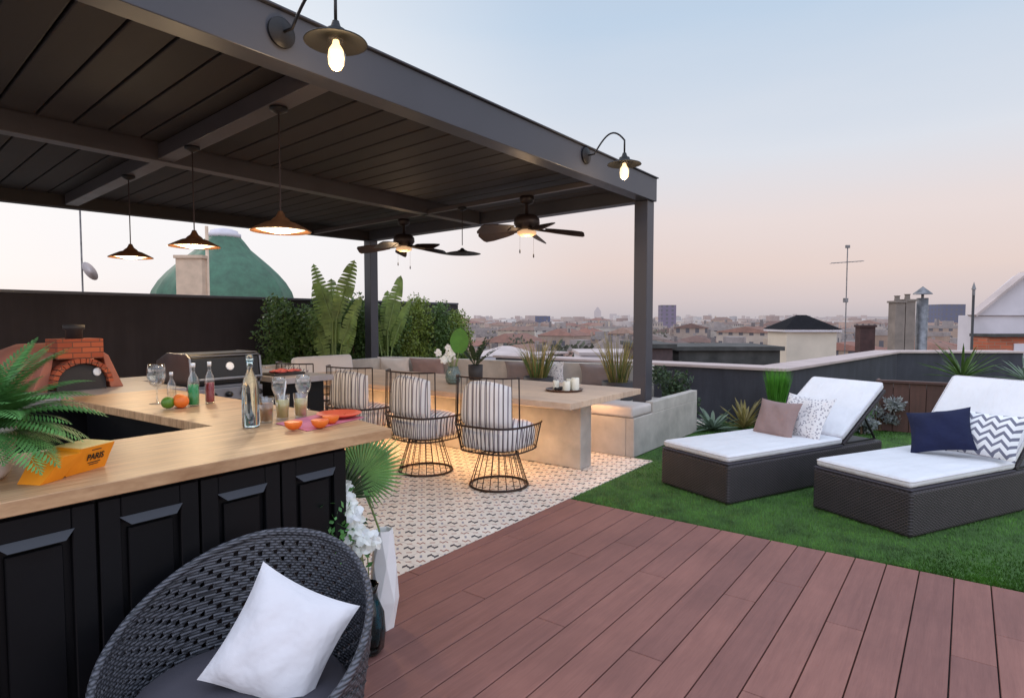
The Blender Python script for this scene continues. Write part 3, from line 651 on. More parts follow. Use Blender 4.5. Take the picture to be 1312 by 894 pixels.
m = MB(); m.lathe([(.03, 0), (.03, .008), (.024, .012)], (0, 0, 0), 20, Matrix.Translation((.02, -.222, .27)) @ Matrix.Rotation(PI/2-.25, 4, 'X')); m.build('gauge', M['porcelain'], hood, True)
for i in range(5):
    m = MB(); m.lathe([(.022, 0), (.02, .03), (.0001, .032)], (0, 0, 0), 16, Matrix.Translation((-.23+i*.115, -.236, .07)) @ Matrix.Rotation(PI/2, 4, 'X')); m.build('knob', M['black_enamel'], gr, True)
tr = thing('serving_board', 'flat board of red charcuterie on the rear counter right of the grill', 'serving board', (2.84, 4.45, .946))
m = MB(); m.box(-.14, .14, -.1, .1, 0, .018); m.build('board', M['soot'], tr, bevel=.004)
m = MB()
for i in range(14): m.lathe([(.0001, .0), (.03, .004), (.03, .014), (.0001, .018)], (random.uniform(-.1, .1), random.uniform(-.07, .07), .018+.004*(i % 3)), 12)
m.build('sliced_meat', mat('cured_meat', srgb(196, 92, 84), .5, .3, 30), tr, True)

# ------------------------------------------------------------------ things on the bar
ZB = .951
def lathe_thing(name, prof, mt, label, cat, loc, n=28, group=None, wob=None):
    m = MB(); m.lathe(prof, (0, 0, 0), n, wob=wob); return tag(m.build(name, mt, None, True, loc=loc), label, cat, group)
# fern in a white pot
def fern(loc):
    t = thing('potted_fern', 'bushy green fern in a white textured pot on the left of the bar', 'potted plant', loc)
    m = MB(); m.lathe([(.07, 0), (.085, .02), (.105, .14), (.108, .15), (.098, .15), (.09, .12), (.0001, .12)], (0, 0, 0), 32, wob=lambda j, n, z: .012*math.cos(j*PI)); m.build('pot', M['porcelain'], t, True)
    V = []; Fc = []
    for i in range(92):
        a = 2.4*i+random.uniform(-.3, .3); el = random.uniform(.25, 1.45); L = random.uniform(.20, .34)
        h = Vector((math.cos(a), math.sin(a), 0)); p = Vector((0, 0, .13))+h*.02; d = (h*math.cos(el)+Vector((0, 0, math.sin(el)))).normalized()
        n = 26; st = L/n
        side = Vector((-math.sin(a), math.cos(a), 0))
        for q in range(n):
            s = q/n; d = (d+Vector((0, 0, -.055))).normalized(); p2 = p+d*st
            pl = .085*math.sin(PI*min(1, s*.9+.12))**.8*(1-s*.25); w = st*.8
            for sg in (-1, 1):
                e = (side*sg+d*.45+Vector((0, 0, -.18))).normalized()*pl
                nn = d*w; o = len(V); V += [p, p+nn*.9+e*.45, p+e+nn*.6, p-nn*.15+e*.5]; Fc.append((o, o+1, o+2, o+3))
            o = len(V); V += [p-side*.0012, p+side*.0012, p2+side*.0012, p2-side*.0012]; Fc.append((o, o+1, o+2, o+3)); p = p2
    mb = MB(); mb.v = [tuple(v) for v in V]; mb.f = Fc; mb.build('fronds', M['leaf_fern'], t)
fern((.44, 2.20, ZB))
# yellow carton
def carton():
    t = thing('yellow_carton', 'orange-yellow card carton lettered PARIS, lying open on the bar beside the fern', 'carton', (.655, 2.10, ZB), R(27)); t.scale = (.66, .72, .76)
    m = MB(); # front long panel slants outward, right end upright, left end folded to a point
    v = [(-.10, -.045, .0), (.10, -.045, .0), (.125, -.075, .095), (-.05, -.075, .095), (-.10, .045, 0), (.10, .045, 0), (.115, .055, .10), (-.05, .055, .10), (-.125, -.05, .03), (-.125, .05, .03)]
    f = [(0, 1, 2, 3), (5, 4, 7, 6), (0, 4, 5, 1), (1, 5, 6, 2), (0, 3, 8), (8, 3, 7, 9), (4, 9, 7), (0, 8, 9, 4)]
    m.add(v, f); b = m.build('body', M['card'], t, solid=.003)
    m = MB(); m.add([(-.05, -.073, .0965), (.125, -.073, .0965), (.115, .055, .1015), (-.05, .055, .1015)], [(0, 1, 2, 3)]); m.build('lid', M['card_in'], t, solid=.003)
    m = MB(); m.add([(-.235, -.06, .0), (-.128, -.055, .0), (-.06, -.085, .085), (-.15, -.085, .085), (-.235, .04, .0), (-.128, .045, .0), (-.06, .05, .09), (-.15, .05, .09)],
                    [(0, 1, 2, 3), (5, 4, 7, 6), (1, 5, 6, 2), (0, 4, 5, 1), (4, 0, 3, 7), (3, 2, 6, 7)]); m.build('flap', M['card'], t, solid=.003)
    cu = bpy.data.curves.new('lettering', 'FONT'); cu.body = 'PARIS'; cu.size = .036; cu.extrude = .0004; cu.align_x = 'CENTER'; cu.offset = .0008
    tmp = bpy.data.objects.new('tmp', cu); COL.objects.link(tmp); dg = bpy.context.evaluated_depsgraph_get(); me = bpy.data.meshes.new_from_object(tmp.evaluated_get(dg)); bpy.data.objects.remove(tmp)
    lt = bpy.data.objects.new('lettering', me); COL.objects.link(lt); me.materials.clear(); me.materials.append(M['ink']); lt.parent = t
    an = math.atan2(.03, .095)
    lt.location = (.03, -.0635, .043); lt.rotation_euler = (PI/2+an*1.0, 0, 0)
    m = MB()
    for (x, z, w, h) in ((.03, .080, .05, .003), (.03, .030, .066, .0035), (.03, .022, .05, .003)):
        yy = -.045-.03*z/.095-.0035; m.box(x-w/2, x+w/2, yy-.0005, yy+.0005, z, z+h)
    m.build('printed_rule', M['ink'], t)
carton()
# napkin, fruit, bottles
m = MB(); m.add([(-.2, -.1, 0), (.16, -.13, .001), (.24, .12, .001), (-.1, .14, 0)], [(0, 1, 2, 3)])
tag(m.build('napkin', M['napkin'], solid=.002, loc=(1.60, 2.25, .9525), rot=.3), 'pink cloth napkin spread under the drinks on the bar', 'napkin')
for i, (x, y, s, lb) in enumerate([(1.42, 2.16, 0, 'cut orange half nearest the clear bottle on the pink napkin'), (1.51, 2.11, 1, 'cut orange half in the middle of the pink napkin'), (1.60, 2.16, 2, 'cut orange half toward the bar end of the pink napkin')]):
    t = thing('orange_half', lb, 'fruit', (x, y, .9555), i*1.1)
    tilt = Matrix.Rotation(R(38), 4, 'Y')
    m = MB(); m.lathe([(.0001, -.034), (.018, -.03), (.031, -.017), (.036, 0), (.034, .002)], (0, 0, .030), 24); m.build('peel', M['orange_fruit'], t, True)
    m = MB(); m.lathe([(.033, .0), (.0001, .003)], (0, 0, .032), 24); m.build('flesh', M['orange_flesh'], t)
m = MB(); m.lathe([(.0001, 0), (.05, .002), (.085, .012), (.10, .02), (.098, .022), (.05, .006), (.0001, .005)], (0, 0, 0), 32)
tag(m.build('saucer', mat('coral_glass_dish', srgb(236, 100, 70), .3, .1), None, True, loc=(1.72, 2.26, .955)), 'flat coral dish at the bar end of the napkin', 'dish')
def bottle(name, loc, h, r, mt, label, cap='white_plastic', fill=None, fh=.5):
    t = thing(name, label, 'bottle', loc)
    m = MB(); m.lathe([(r*.9, 0), (r, .008), (r, h*.55), (r*.8, h*.66), (r*.36, h*.78), (r*.34, h*.92), (r*.4, h*.93)], (0, 0, 0), 28); m.build('glass_body', M[mt], t, True)
    if fill:
        m = MB(); m.lathe([(r*.86, .006), (r*.9, .012), (r*.9, h*fh), (.0001, h*fh)], (0, 0, 0), 24); m.build('liquid', M[fill], t, True)
    m = MB(); m.lathe([(r*.42, h*.90), (r*.42, h), (.0001, h)], (0, 0, 0), 16); m.build('cap', M[cap], t, True); return t
bottle('glass_bottle', (1.36, 2.37, ZB), .30, .034, 'glass_blue', 'tall clear glass bottle, tallest thing on the bar', 'glass_blue')
bottle('liqueur_bottle', (1.52, 3.19, ZB), .22, .028, 'glass', 'bottle of green liqueur with white cap on the bar', 'white_plastic', 'glass_green', .5)
bottle('liqueur_bottle', (1.62, 3.22, ZB), .22, .024, 'glass', 'bottle of red liqueur with white cap on the bar', 'white_plastic', 'glass_red', .5)
bottle('oil_bottle', (1.47, 3.32, ZB), .17, .022, 'glass', 'small clear bottle left of the green liqueur', 'white_plastic')
for i, (x, y, r, mt, nm, lb) in enumerate([(1.39, 3.18, .032, 'green_fruit', 'apple', 'green apple left of the oranges on the bar'), (1.44, 3.15, .036, 'orange_fruit', 'orange', 'whole orange right beside the green apple'), (1.465, 3.22, .034, 'orange_fruit', 'orange', 'whole orange next to the green liqueur bottle')]):
    m = MB(); m.ball((0, 0, r*.95), r, 10, .93); tag(m.build(nm, M[mt], None, True, loc=(x, y, ZB)), lb, 'fruit')
def goblet(loc, lb, s=1):
    m = MB(); m.lathe([(.034*s, 0), (.034*s, .002), (.006, .006), (.004, .05*s), (.006, .075*s), (.03*s, .095*s), (.042*s, .13*s), (.040*s, .165*s), (.035*s, .19*s), (.034*s, .19*s), (.039*s, .165*s), (.040*s, .13*s), (.028*s, .098*s), (.0001, .08*s)], (0, 0, 0), 28)
    tag(m.build('wine_glass', M['glass'], None, True, loc=loc), lb, 'wine glass')
goblet((1.44, 3.42, ZB), 'empty balloon wine glass behind the fruit, left of the liqueur bottles', 1.1)
goblet((1.78, 2.62, ZB), 'empty wine glass at the back edge of the bar near the striped chair', .9)
goblet((1.70, 2.70, ZB), 'empty wine glass behind the yellow drink', .85)
def tumbler(loc, drink, lb, straw=False):
    t = thing('tumbler', lb, 'drinking glass', loc)
    m = MB(); m.lathe([(.026, 0), (.032, .11), (.030, .11), (.024, .008), (.0001, .008)], (0, 0, 0), 24); m.build('glass_wall', M['glass'], t, True)
    m = MB(); m.lathe([(.0235, .009), (.0285, .085), (.0001, .086)], (0, 0, 0), 20); m.build('drink', M[drink], t, True)
    if straw:
        m = MB(); m.tube([(0, 0, .03), (.02, .0, .17)], .003, 6); m.build('straw', M['white_plastic'], t)
tumbler((1.46, 2.42, ZB), 'drink_amber', 'tumbler of amber drink right of the tall clear bottle')
tumbler((1.55, 2.44, ZB), 'drink_yellow', 'tumbler of pale lemon drink with a straw, middle of the three tumblers', True)
tumbler((1.63, 2.42, ZB), 'drink_yellow', 'tumbler of lemon drink nearest the bar end')

# ------------------------------------------------------------------ dining table and wire chairs
tb = thing('dining_table', 'long wooden dining table on a concrete plinth, lit amber from below', 'table', (0, 0, 0))
m = MB()
for i in range(7):
    x0 = 4.28+i*.193; m.box(x0, x0+.191, 2.6, 6.75, .645, .70)
m.build('tabletop', M['table_wood'], tb, bevel=.003)
m = MB(); m.box(4.86, 5.06, 2.84, 6.5, 0, .60); m.box(4.5, 5.4, 2.78, 6.6, .602, .643); m.build('plinth', M['concrete'], tb, bevel=.006)
m = MB(); m.box(4.46, 4.485, 2.9, 6.6, .615, .635); m.build('light_strip', M['led'], tb)
l = bpy.data.lights.new('strip_light', 'AREA'); l.shape = 'RECTANGLE'; l.size = .12; l.size_y = 3.5; l.energy = 24; l.color = (1, .62, .30)
lo = bpy.data.objects.new('strip_light', l); COL.objects.link(lo); lo.parent = tb; lo.location = (4.42, 4.8, .63); lo.rotation_euler = (0, R(-12), 0)
l = bpy.data.lights.new('strip_light', 'AREA'); l.shape = 'RECTANGLE'; l.size = .12; l.size_y = 3.2; l.energy = 22; l.color = (1, .62, .36)
lo = bpy.data.objects.new('strip_light', l); COL.objects.link(lo); lo.parent = tb; lo.location = (5.45, 4.4, .63); lo.rotation_euler = (0, R(25), 0)

def sup(a, r, e=2.6):
    c, s = math.cos(a), math.sin(a); q = (abs(c)**e+abs(s)**e)**(-1/e); return (r*q*c, r*q*s)
def wire_chair(loc, rz, label):
    t = thing('wire_chair', label, 'chair', loc, rz, 'wire tub chairs along the dining table')
    ring = lambda r, z, n=40, e=2.: [(*sup(2*PI*i/n, r, e), z) for i in range(n)]
    m = MB(); m.tube(ring(.245, .01), .010, 8, True); m.build('base_ring', M['rust_wire'], t, True)
    m = MB()
    for i in range(22):
        a = 2*PI*i/22; m.tube([(.245*math.cos(a), .245*math.sin(a), .01), (.15*math.cos(a), .15*math.sin(a), .31)], .0035, 5)
    m.tube(ring(.15, .31), .006, 6, True); m.build('pedestal_cage', M['rust_wire'], t, True)
    m = MB(); m.tube(ring(.285, .32, 40, 3), .007, 6, True)
    for q in (-.1, 0, .1): m.tube([(-.27, q, .32), (.27, q, .32)], .004, 5)
    m.build('seat_frame', M['rust_wire'], t, True)
    def rail(a, r=.325): return sup(a, r, 3)
    A = [R(50)+R(260)*i/40 for i in range(41)]
    m = MB(); m.tube([(*rail(a), .535) for a in A], .009, 8); m.build('arm_rail', M['rust_wire'], t, True)
    m = MB()
    for i in range(0, 41, 1):
        a = A[i]; p = rail(a); q = sup(a, .285, 3); m.tube([(*q, .32), (p[0], p[1], .535)], .003, 5)
    m.build('side_wires', M['rust_wire'], t, True)
    B = [R(118)+R(124)*i/22 for i in range(23)]
    m = MB(); m.tube([(*rail(a, .315), .93) for a in B], .007, 8)
    for i, a in enumerate(B):
        p = rail(a); q = rail(a, .315)
        if i % 2 == 0 or i in (0, 22): m.tube([(*p, .535), (*q, .93)], .0032 if 0 < i < 22 else .006, 5)
    m.build('back_frame', M['rust_wire'], t, True)
    m = MB(); n = 36
    prof = [(.8, .335), (.95, .345), (1, .38), (1, .47), (.95, .515), (.8, .535), (.4, .548), (.0005, .55)]
    vs = []; fs = []
    for (f, z) in prof:
        for i in range(n): a = 2*PI*i/n; x, y = sup(a, .275*f, 3); vs.append((x, y, z))
    for i in range(len(prof)-1):
        for j in range(n): fs.append((i*n+j, i*n+(j+1) % n, (i+1)*n+(j+1) % n, (i+1)*n+j))
    m.add(vs, fs); m.build('seat_cushion', M['stripes'], t, True)
    # curved back cushion
    m = MB(); vs = []; fs = []; na, nz = 22, 12
    for sd in (0, 1):
        for i in range(na+1):
            a = R(122)+R(116)*i/na
            for j in range(nz+1):
                z = .525+.375*j/nz; u = -1+2*i/na; w = -1+2*j/nz; e = ((1-abs(u)**4)*(1-abs(w)**4))**.6
                r = .245+(.055 if sd == 0 else -.075)*e-.015*w
                x, y = sup(a, r, 2.6); vs.append((x, y, z-.05*u*u*(w+1)/2))
    for sd in (0, 1):
        o = sd*(na+1)*(nz+1)
        for i in range(na):
            for j in range(nz):
                q = (o+i*(nz+1)+j, o+(i+1)*(nz+1)+j, o+(i+1)*(nz+1)+j+1, o+i*(nz+1)+j+1); fs.append(q if sd == 0 else q[::-1])
    m.add(vs, fs); m.build('back_cushion', M['stripes'], t, True); return t
ch = wire_chair((4.0, 3.13, 0), R(4), 'wire tub chair with striped cushions nearest the deck, first of the row')
copy_tree(ch, (3.98, 3.97, 0), R(-3), 'wire tub chair with striped cushions, second from the deck')
copy_tree(ch, (3.98, 4.84, 0), R(3), 'wire tub chair with striped cushions, third from the deck, above the bar corner')
copy_tree(ch, (3.98, 5.72, 0), R(-2), 'wire tub chair with striped cushions, farthest from the deck, behind the wine glasses')

# things on the table
ty = thing('candle_tray', 'dark round tray of pillar candles on the near end of the table', 'tray', (5.02, 3.12, .702))
m = MB(); m.lathe([(.0001, 0), (.17, 0), (.185, .018), (.178, .018), (.165, .006), (.0001, .006)], (0, 0, 0), 40); m.build('tray_dish', M['bronze'], ty, True)
def candle(x, y, r, h, lb):
    t = thing('candle', lb, 'candle', (x, y, .709), 0, None)
    m = MB(); m.lathe([(r*.97, 0), (r, .004), (r, h-.006), (r*.93, h), (r*.5, h-.006), (.0001, h-.008)], (0, 0, 0), 24); m.build('wax', M['wax'], t, True)
    m = MB(); m.tube([(0, 0, h-.01), (.001, 0, h+.008)], .0012, 5); m.build('wick', M['soot'], t)
candle(5.06, 3.02, .038, .12, 'tallest ivory pillar candle at the right of the tray')
candle(5.10, 3.10, .040, .10, 'wide ivory pillar candle in the middle of the tray')
candle(5.03, 3.22, .03, .085, 'small ivory candle at the left of the tray')
candle(4.98, 3.07, .036, .09, 'ivory pillar candle at the front of the tray')
m = MB()
for i in range(7): m.ball((random.uniform(-.06, .06), random.uniform(-.03, .03), .012), .014, 6)
tag(m.build('pebble', M['soot'], None, True, loc=(5.0, 3.16, .709)), 'little heap of dark pebbles between the candles', 'pebbles', kind='stuff')

def orchid(mb, c, r, nrm):
    n = Vector(nrm).normalized(); a = n.orthogonal().normalized(); b = n.cross(a); ph = random.uniform(0, 6)
    for i in range(5):
        t = ph+i*2*PI/5; d = a*math.cos(t)+b*math.sin(t); s = n.cross(d); L = r*random.uniform(.85, 1.1); w = L*(.95 if i % 2 else .7)
        c0 = Vector(c); pr_ = [(0, 0), (.25, .34), (.55, .5), (.85, .36), (1, 0), (.85, -.36), (.55, -.5), (.25, -.34)]
        o = [c0+d*L*a_+s*w*b_+n*L*(.18*math.sin(PI*a_)-.12*a_+.1*abs(b_)) for a_, b_ in pr_]+[c0+d*L*.5+n*L*.1]
        mb.add(o, [(q_, (q_+1) % 8, 8) for q_ in range(8)])
    b_ = Vector(c)+n*.10*r; mb.add([b_+a*r*.12, b_+b*r*.12, b_-a*r*.12, b_-b*r*.12, b_+n*r*.22], [(0, 1, 4), (1, 2, 4), (2, 3, 4), (3, 0, 4)])
def spathe(mb, base, tip, w, up, fold=.25, segs=10, split=0, droop=.12):
    """broad leaf blade along base->tip"""
    base = Vector(base); tip = Vector(tip); d = tip-base; L = d.length; dn = d.normalized(); up = Vector(up); s = dn.cross(up).normalized(); nn = s.cross(dn)
    mids = []; 
    for i in range(segs+1):
        q = i/segs; wd = w*math.sin(PI*(q*.86+.10))**.7*(1 if q < .97 else .15); c = base+d*q+nn*(-droop*L*q*q)
        mids.append((c, wd))
    for i in range(segs):
        (c0, w0), (c1, w1) = mids[i], mids[i+1]
        for sg in (-1, 1):
            j = random.uniform(.0, split)
            e0 = c0+s*sg*w0/2+nn*fold*w0/2; e1 = c1+s*sg*w1/2+nn*fold*w1/2
            if split and random.random() < .6: e1 = e1*(1-j)+(c1*.3+e1*.7)*j-dn*(L/segs)*.35; e0 = e0+dn*(L/segs)*.1
            m0 = (c0+e0)/2-nn*fold*w0*.06; m1 = (c1+e1)/2-nn*fold*w1*.06
            mb.add([c0, m0, m1, c1], [(0, 1, 2, 3) if sg < 0 else (3, 2, 1, 0)]); mb.add([m0, e0, e1, m1], [(0, 1, 2, 3) if sg < 0 else (3, 2, 1, 0)])
# glass vase with white orchids and a paddle leaf
tv = thing('flower_vase', 'grey-green glass vase of white orchids with one round paddle leaf on the table', 'vase', (4.83, 4.40, .702))
m = MB(); m.lathe([(.05, 0), (.075, .02), (.085, .07), (.075, .13), (.055, .17), (.06, .185), (.054, .185), (.048, .168), (.068, .12), (.076, .07), (.066, .02), (.0001, .012)], (0, 0, 0), 32); m.build('vase', M['jade_glass'], tv, True)
fl = MB(); st = MB()
for i in range(11):
    x, y, z = -.04+random.uniform(-.07, .06), .07+random.uniform(-.07, .07), .30+random.uniform(-.05, .09)
    orchid(fl, (x, y, z), .045, (-.8+random.uniform(-.3, .3), -.5+random.uniform(-.4, .4), .2)); st.tube([(0, 0, .1), (x*.5, y*.5, .25), (x, y, z)], .0025, 5)
fl.build('blossoms', M['petal'], tv); 
lf = MB(); spathe(lf, (.02, -.06, .33), (.03, -.08, .60), .20, (-.8, -.55, .1), .08, 12, 0, .02); lf.build('paddle_leaf', M['leaf_big'], tv)
st.tube([(0, 0, .05), (.01, -.04, .2), (.02, -.06, .34)], .006, 6)
for i in range(5): a = i*1.3; st.tube([(0, 0, .05), (.03*math.cos(a), .03*math.sin(a), .2), (.08*math.cos(a), .08*math.sin(a), .3)], .003, 5)
st.build('stems', M['stem'], tv, True)
tp = thing('potted_cycad', 'dark cylindrical pot of stiff dark green leaves on the table', 'potted plant', (5.32, 4.50, .702))
m = MB(); m.lathe([(.065, 0), (.08, .01), (.085, .17), (.078, .17), (.07, .15), (.0001, .15)], (0, 0, 0), 28); m.build('pot', M['blackpot'], tp, True)
lf = MB()
for i in range(16):
    a = i*2.4; el = random.uniform(.5, 1.3); L = random.uniform(.28, .42); b = Vector((0, 0, .15)); t_ = b+Vector((math.cos(a)*math.cos(el), math.sin(a)*math.cos(el), math.sin(el)))*L
    spathe(lf, b+(t_-b)*.25, t_, .055, Vector((-math.cos(a), -math.sin(a), .8)), .3, 6, .5, .1); lf.tube([b, b+(t_-b)*.3], .003, 4)
lf.build('leaves', M['leaf_dark'], tp)

# ------------------------------------------------------------------ concrete bench
bn = thing('concrete_bench', 'U shaped rough concrete bench around the far side of the table', 'bench', (0, 0, 0))
m = MB()
m.prism([(5.6, 2.655), (7.38, 2.655), (7.38, 2.745), (5.6, 2.745)], 0, .395)
m.prism([(6.06, 2.656), (7.38, 2.656), (7.38, 2.744), (6.06, 2.744)], .394, .515)
m.box(5.6, 6.28, 2.747, 3.3, 0, .395); m.box(6.49, 7.3, 2.747, 3.3, 0, .395)
m.prism([(6.55, 3.302), (7.42, 3.302), (6.62, 7.25), (5.85, 7.25)], 0, .395)
m.box(4.5, 5.84, 6.7, 7.3, 0, .395)
m.build('seat_block', M['concrete'], bn, bevel=.006)
m = MB(); m.prism([(7.44, 3.3), (7.56, 3.3), (6.66, 7.5), (6.54, 7.5)], 0, .79); m.prism([(4.45, 7.36), (6.53, 7.36), (6.50, 7.5), (4.45, 7.5)], 0, .78); m.build('backrest', M['concrete'], bn, bevel=.006)
m = MB(); m.box(5.585, 6.055, 2.665, 3.3, .398, .505); m.build('end_seat_pad', M['padgrey'], bn, bevel=.03, seg=4, smooth=True)
m = MB(); m.prism([(6.5, 3.35), (7.38, 3.35), (6.58, 7.2), (5.85, 7.2)], .40, .5); m.box(4.55, 5.83, 6.72, 7.2, .4, .5); m.build('seat_pad', M['padgrey'], bn, bevel=.03, seg=4, smooth=True)
def on_bench(x, w, h, mt, label, cat='cushion', z=.64, off=.12):
    # point on the backrest front line x(v)
    # column x of the survey: ray direction
    dx = FW[0]+RT[0]*(x-CX)/F; dy = FW[1]+RT[1]*(x-CX)/F
    # line (7.44-off,3.3)->(6.54-off,7.5)
    ax, ay = 7.44-off, 3.3; ex, ey = -.9, 4.2
    s = (ax*ey-ay*ex)/(dx*ey-dy*ex); px, py = dx*s, dy*s
    return pillow('cushion', mt, label, cat, (px, py, z), math.atan2(4.2, -.9)+PI, R(12), w, h, .14, group='cushions along the bench backrest')
on_bench(776, .72, .32, M['greyfab'], 'grey-brown cushion on the bench behind the candles')
on_bench(700, .55, .36, M['dots'], 'pale speckled cushion on the bench, left of the candles')
on_bench(668, .5, .32, M['greyfab'], 'grey-brown cushion on the bench between the speckled cushion and the dark pot')
on_bench(548, .62, .32, M['taupe'], 'taupe cushion on the bench left of the flower vase')
on_bench(505, .6, .33, M['offwhite'], 'cream cushion in the bench corner near the rear post')
m = MB(); m.box(4.66, 5.58, -.07, .07, -.2, .2)
bc = MB(); bc.box(-.46, .46, -.075, .075, -.2, .2); o = bc.build('back_cushion', M['offwhite'], None, True, bevel=.05, seg=5, loc=(5.12, 7.05, .69), rot=(R(-10), 0, 0)); tag(o, 'large cream back cushion standing at the left end of the bench', 'cushion')

# ------------------------------------------------------------------ loungers
def piping(par, x0, x1, y0, y1, z, mm=None):
    pts = []; r = .03
    for cx_, cy_, a0 in ((x1-r, y1-r, 0), (x0+r, y1-r, 90), (x0+r, y0+r, 180), (x1-r, y0+r, 270)):
        for q in range(5): a = R(a0+q*22.5); pts.append(Vector((cx_+(r+.001)*math.cos(a), cy_+(r+.001)*math.sin(a), z)))
    if mm is not None: pts = [mm @ p_ for p_ in pts]
    m = MB(); m.tube(pts, .0035, 6, True); m.build('piping', M['white'], par, True)
def lounger(loc, rz, hinge, ang, bl, label):
    t = thing('sun_lounger', label, 'sun lounger', loc, rz, 'wicker sun loungers on the turf')
    W = .72; H = .30; L = 2.0
    m = MB(); m.box(0, L, 0, W, .0, H-.002); fr = m.build('wicker_base', M['wicker'], t, bevel=.02, seg=3)
    m = MB(); m.box(.0, hinge+.02, .005, W-.005, H, H+.012); m.build('top_frame', M['seat_dark'], t, bevel=.004)
    m = MB(); m.box(.008, hinge+.03, .012, W-.012, H+.013, H+.075); sc_ = m.build('seat_cushion', M['mattress'], t, bevel=.028, seg=4, smooth=True, ang=30)
    piping(sc_, .008, hinge+.03, .012, W-.012, H+.058)
    mm = Matrix.Translation((hinge, 0, H+.012)) @ Matrix.Rotation(-ang, 4, 'Y')
    m = MB(); m.box(.02, bl, .004, W-.004, -.03, .0, mm); m.build('back_frame', M['wicker'], t, bevel=.006)
    m = MB(); m.box(.04, bl+.02, .012, W-.012, .002, .07, mm); bc_ = m.build('back_cushion', M['mattress'], t, bevel=.028, seg=4, smooth=True, ang=30)
    piping(bc_, .04, bl+.02, .012, W-.012, .056, mm)
    m = MB()
    for y in (.04, W-.04):
        p = mm @ Vector((bl*.55, y, -.035)); m.tube([p, (p.x+.18, y, H+.01)], .010, 6); m.tube([(p.x+.18, y, H+.012), (hinge+.1, y, H+.012)], .009, 6)
    m.tube([(mm @ Vector((bl*.55, .04, -.035))), (mm @ Vector((bl*.55, W-.04, -.035)))], .01, 6); m.build('strut', M['black_iron'], t)
    return t
L1 = lounger((4.58, 1.40, 0), R(-24), 1.40, R(35.5), .77, 'wicker lounger with white mattress, beside the concrete bench, taupe pillow on it')
L2 = lounger((4.57, .25, 0), R(-28), 1.19, R(46.5), .76, 'wicker lounger with white mattress at the right edge, navy pillow on it')
def on_lounger(base, rz, lx, ly, z, face, lean, w, h, t, name, mt, label, roll=0):
    c, s = math.cos(rz), math.sin(rz); x = base[0]+c*lx-s*ly; y = base[1]+s*lx+c*ly
    return pillow(name, mt, label, 'pillow', (x, y, z), rz-PI/2+face, lean, w, h, t, roll)
on_lounger((4.58, 1.40), R(-24), 1.26, .28, .53, -.1, R(-30), .50, .42, .13, 'pillow', M['dots'], 'white speckled pillow leaning on the back of the lounger beside the bench', 0)
on_lounger((4.58, 1.40), R(-24), 1.08, .42, .50, .0, R(-24), .42, .36, .13, 'pillow', M['taupe'], 'taupe pillow in front of the speckled pillow on the lounger')
on_lounger((4.57, .25), R(-28), 1.12, .16, .55, 0, R(-30), .46, .36, .13, 'pillow', M['chevron'], 'white pillow with grey zigzag print on the right lounger')
on_lounger((4.57, .25), R(-28), .98, .40, .55, .3, R(-34), .42, .36, .14, 'pillow', M['navy'], 'navy blue velvet pillow on the right lounger', R(-14))

# ------------------------------------------------------------------ woven armchair
def armchair(loc, rz):
    t = thing('woven_armchair', 'charcoal woven tub armchair with high rounded back in front of the bar', 'armchair', loc, rz)
    # local +x = back of the chair
    nc, nr = 74, 28; A = R(152)
    def zr(a): return .455+.30*max(0, math.cos(a*.60))**1.6
    def pt(a, s):
        z0 = .05; z = z0+(zr(a)-z0)*s; zz = z/.76
        r = .27+.085*min(1, zz*1.4)**.8+.015*zz; r *= 1+.06*abs(math.sin(a))
        lean = .05*max(0, zz-.4)*math.cos(a)
        return Vector((r*math.cos(a)+lean, r*math.sin(a), z))
    vs = []; fs = []; cache = {}
    def vert(i, j):
        kx = (i, j)
        if kx not in cache: cache[kx] = len(vs); vs.append(pt(-A+2*A*i/nc, j/nr))
        return cache[kx]
    for i in range(nc):
        for j in range(nr):
            a, b, c, d = vert(i, j), vert(i+1, j), vert(i+1, j+1), vert(i, j+1)
            if (i+j) % 2 == 0 and 0 < i < nc-1 and 0 < j < nr-1:
                P4 = [vs[q] for q in (a, b, c, d)]; cen = sum(P4, Vector())/4; o = len(vs)
                out = Vector((cen.x, cen.y, 0)).normalized()*.0035
                # inset hole, slightly skewed so that it reads as woven
                vs.extend([cen+(p-cen)*.60+out*(1 if q % 2 else -1) for q, p in enumerate(P4)]); ids = (a, b, c, d)
                for q in range(4): fs.append((ids[q], ids[(q+1) % 4], o+(q+1) % 4, o+q))
            else: fs.append((a, b, c, d))
    mb = MB(); mb.v = [tuple(v) for v in vs]; mb.f = fs
    # bulge odd crossings outwards for the cord relief
    mb.build('woven_shell', M['weave'], t, True, solid=.011)
    m = MB(); m.tube([pt(-A+2*A*i/80, 1.0) for i in range(81)], .013, 8); m.tube([pt(-A, s/12) for s in range(13)], .013, 8); m.tube([pt(A, s/12) for s in range(13)], .013, 8); m.build('rim', M['weave'], t, True)
    m = MB(); m.lathe([(.27, .34), (.315, .355), (.325, .38), (.325, .41), (.30, .44), (.2, .45), (.0001, .452)], (-.0, 0, 0), 40); m.build('seat_cushion', M['seat_dark'], t, True)
    m = MB(); m.lathe([(.26, .02), (.27, .05), (.27, .08)], (0, 0, 0), 40); m.build('base_ring', M['black_iron'], t, True)
    return t
AC = armchair((.82, 1.51, 0), HEAD-R(4)); AC.scale = (.86, .86, .96)
pillow('pillow', M['white'], 'plain white pillow leaning in the woven armchair', 'pillow', (.905, 1.45, .535), HEAD-PI/2+R(8), R(-26), .30, .315, .12, R(26))

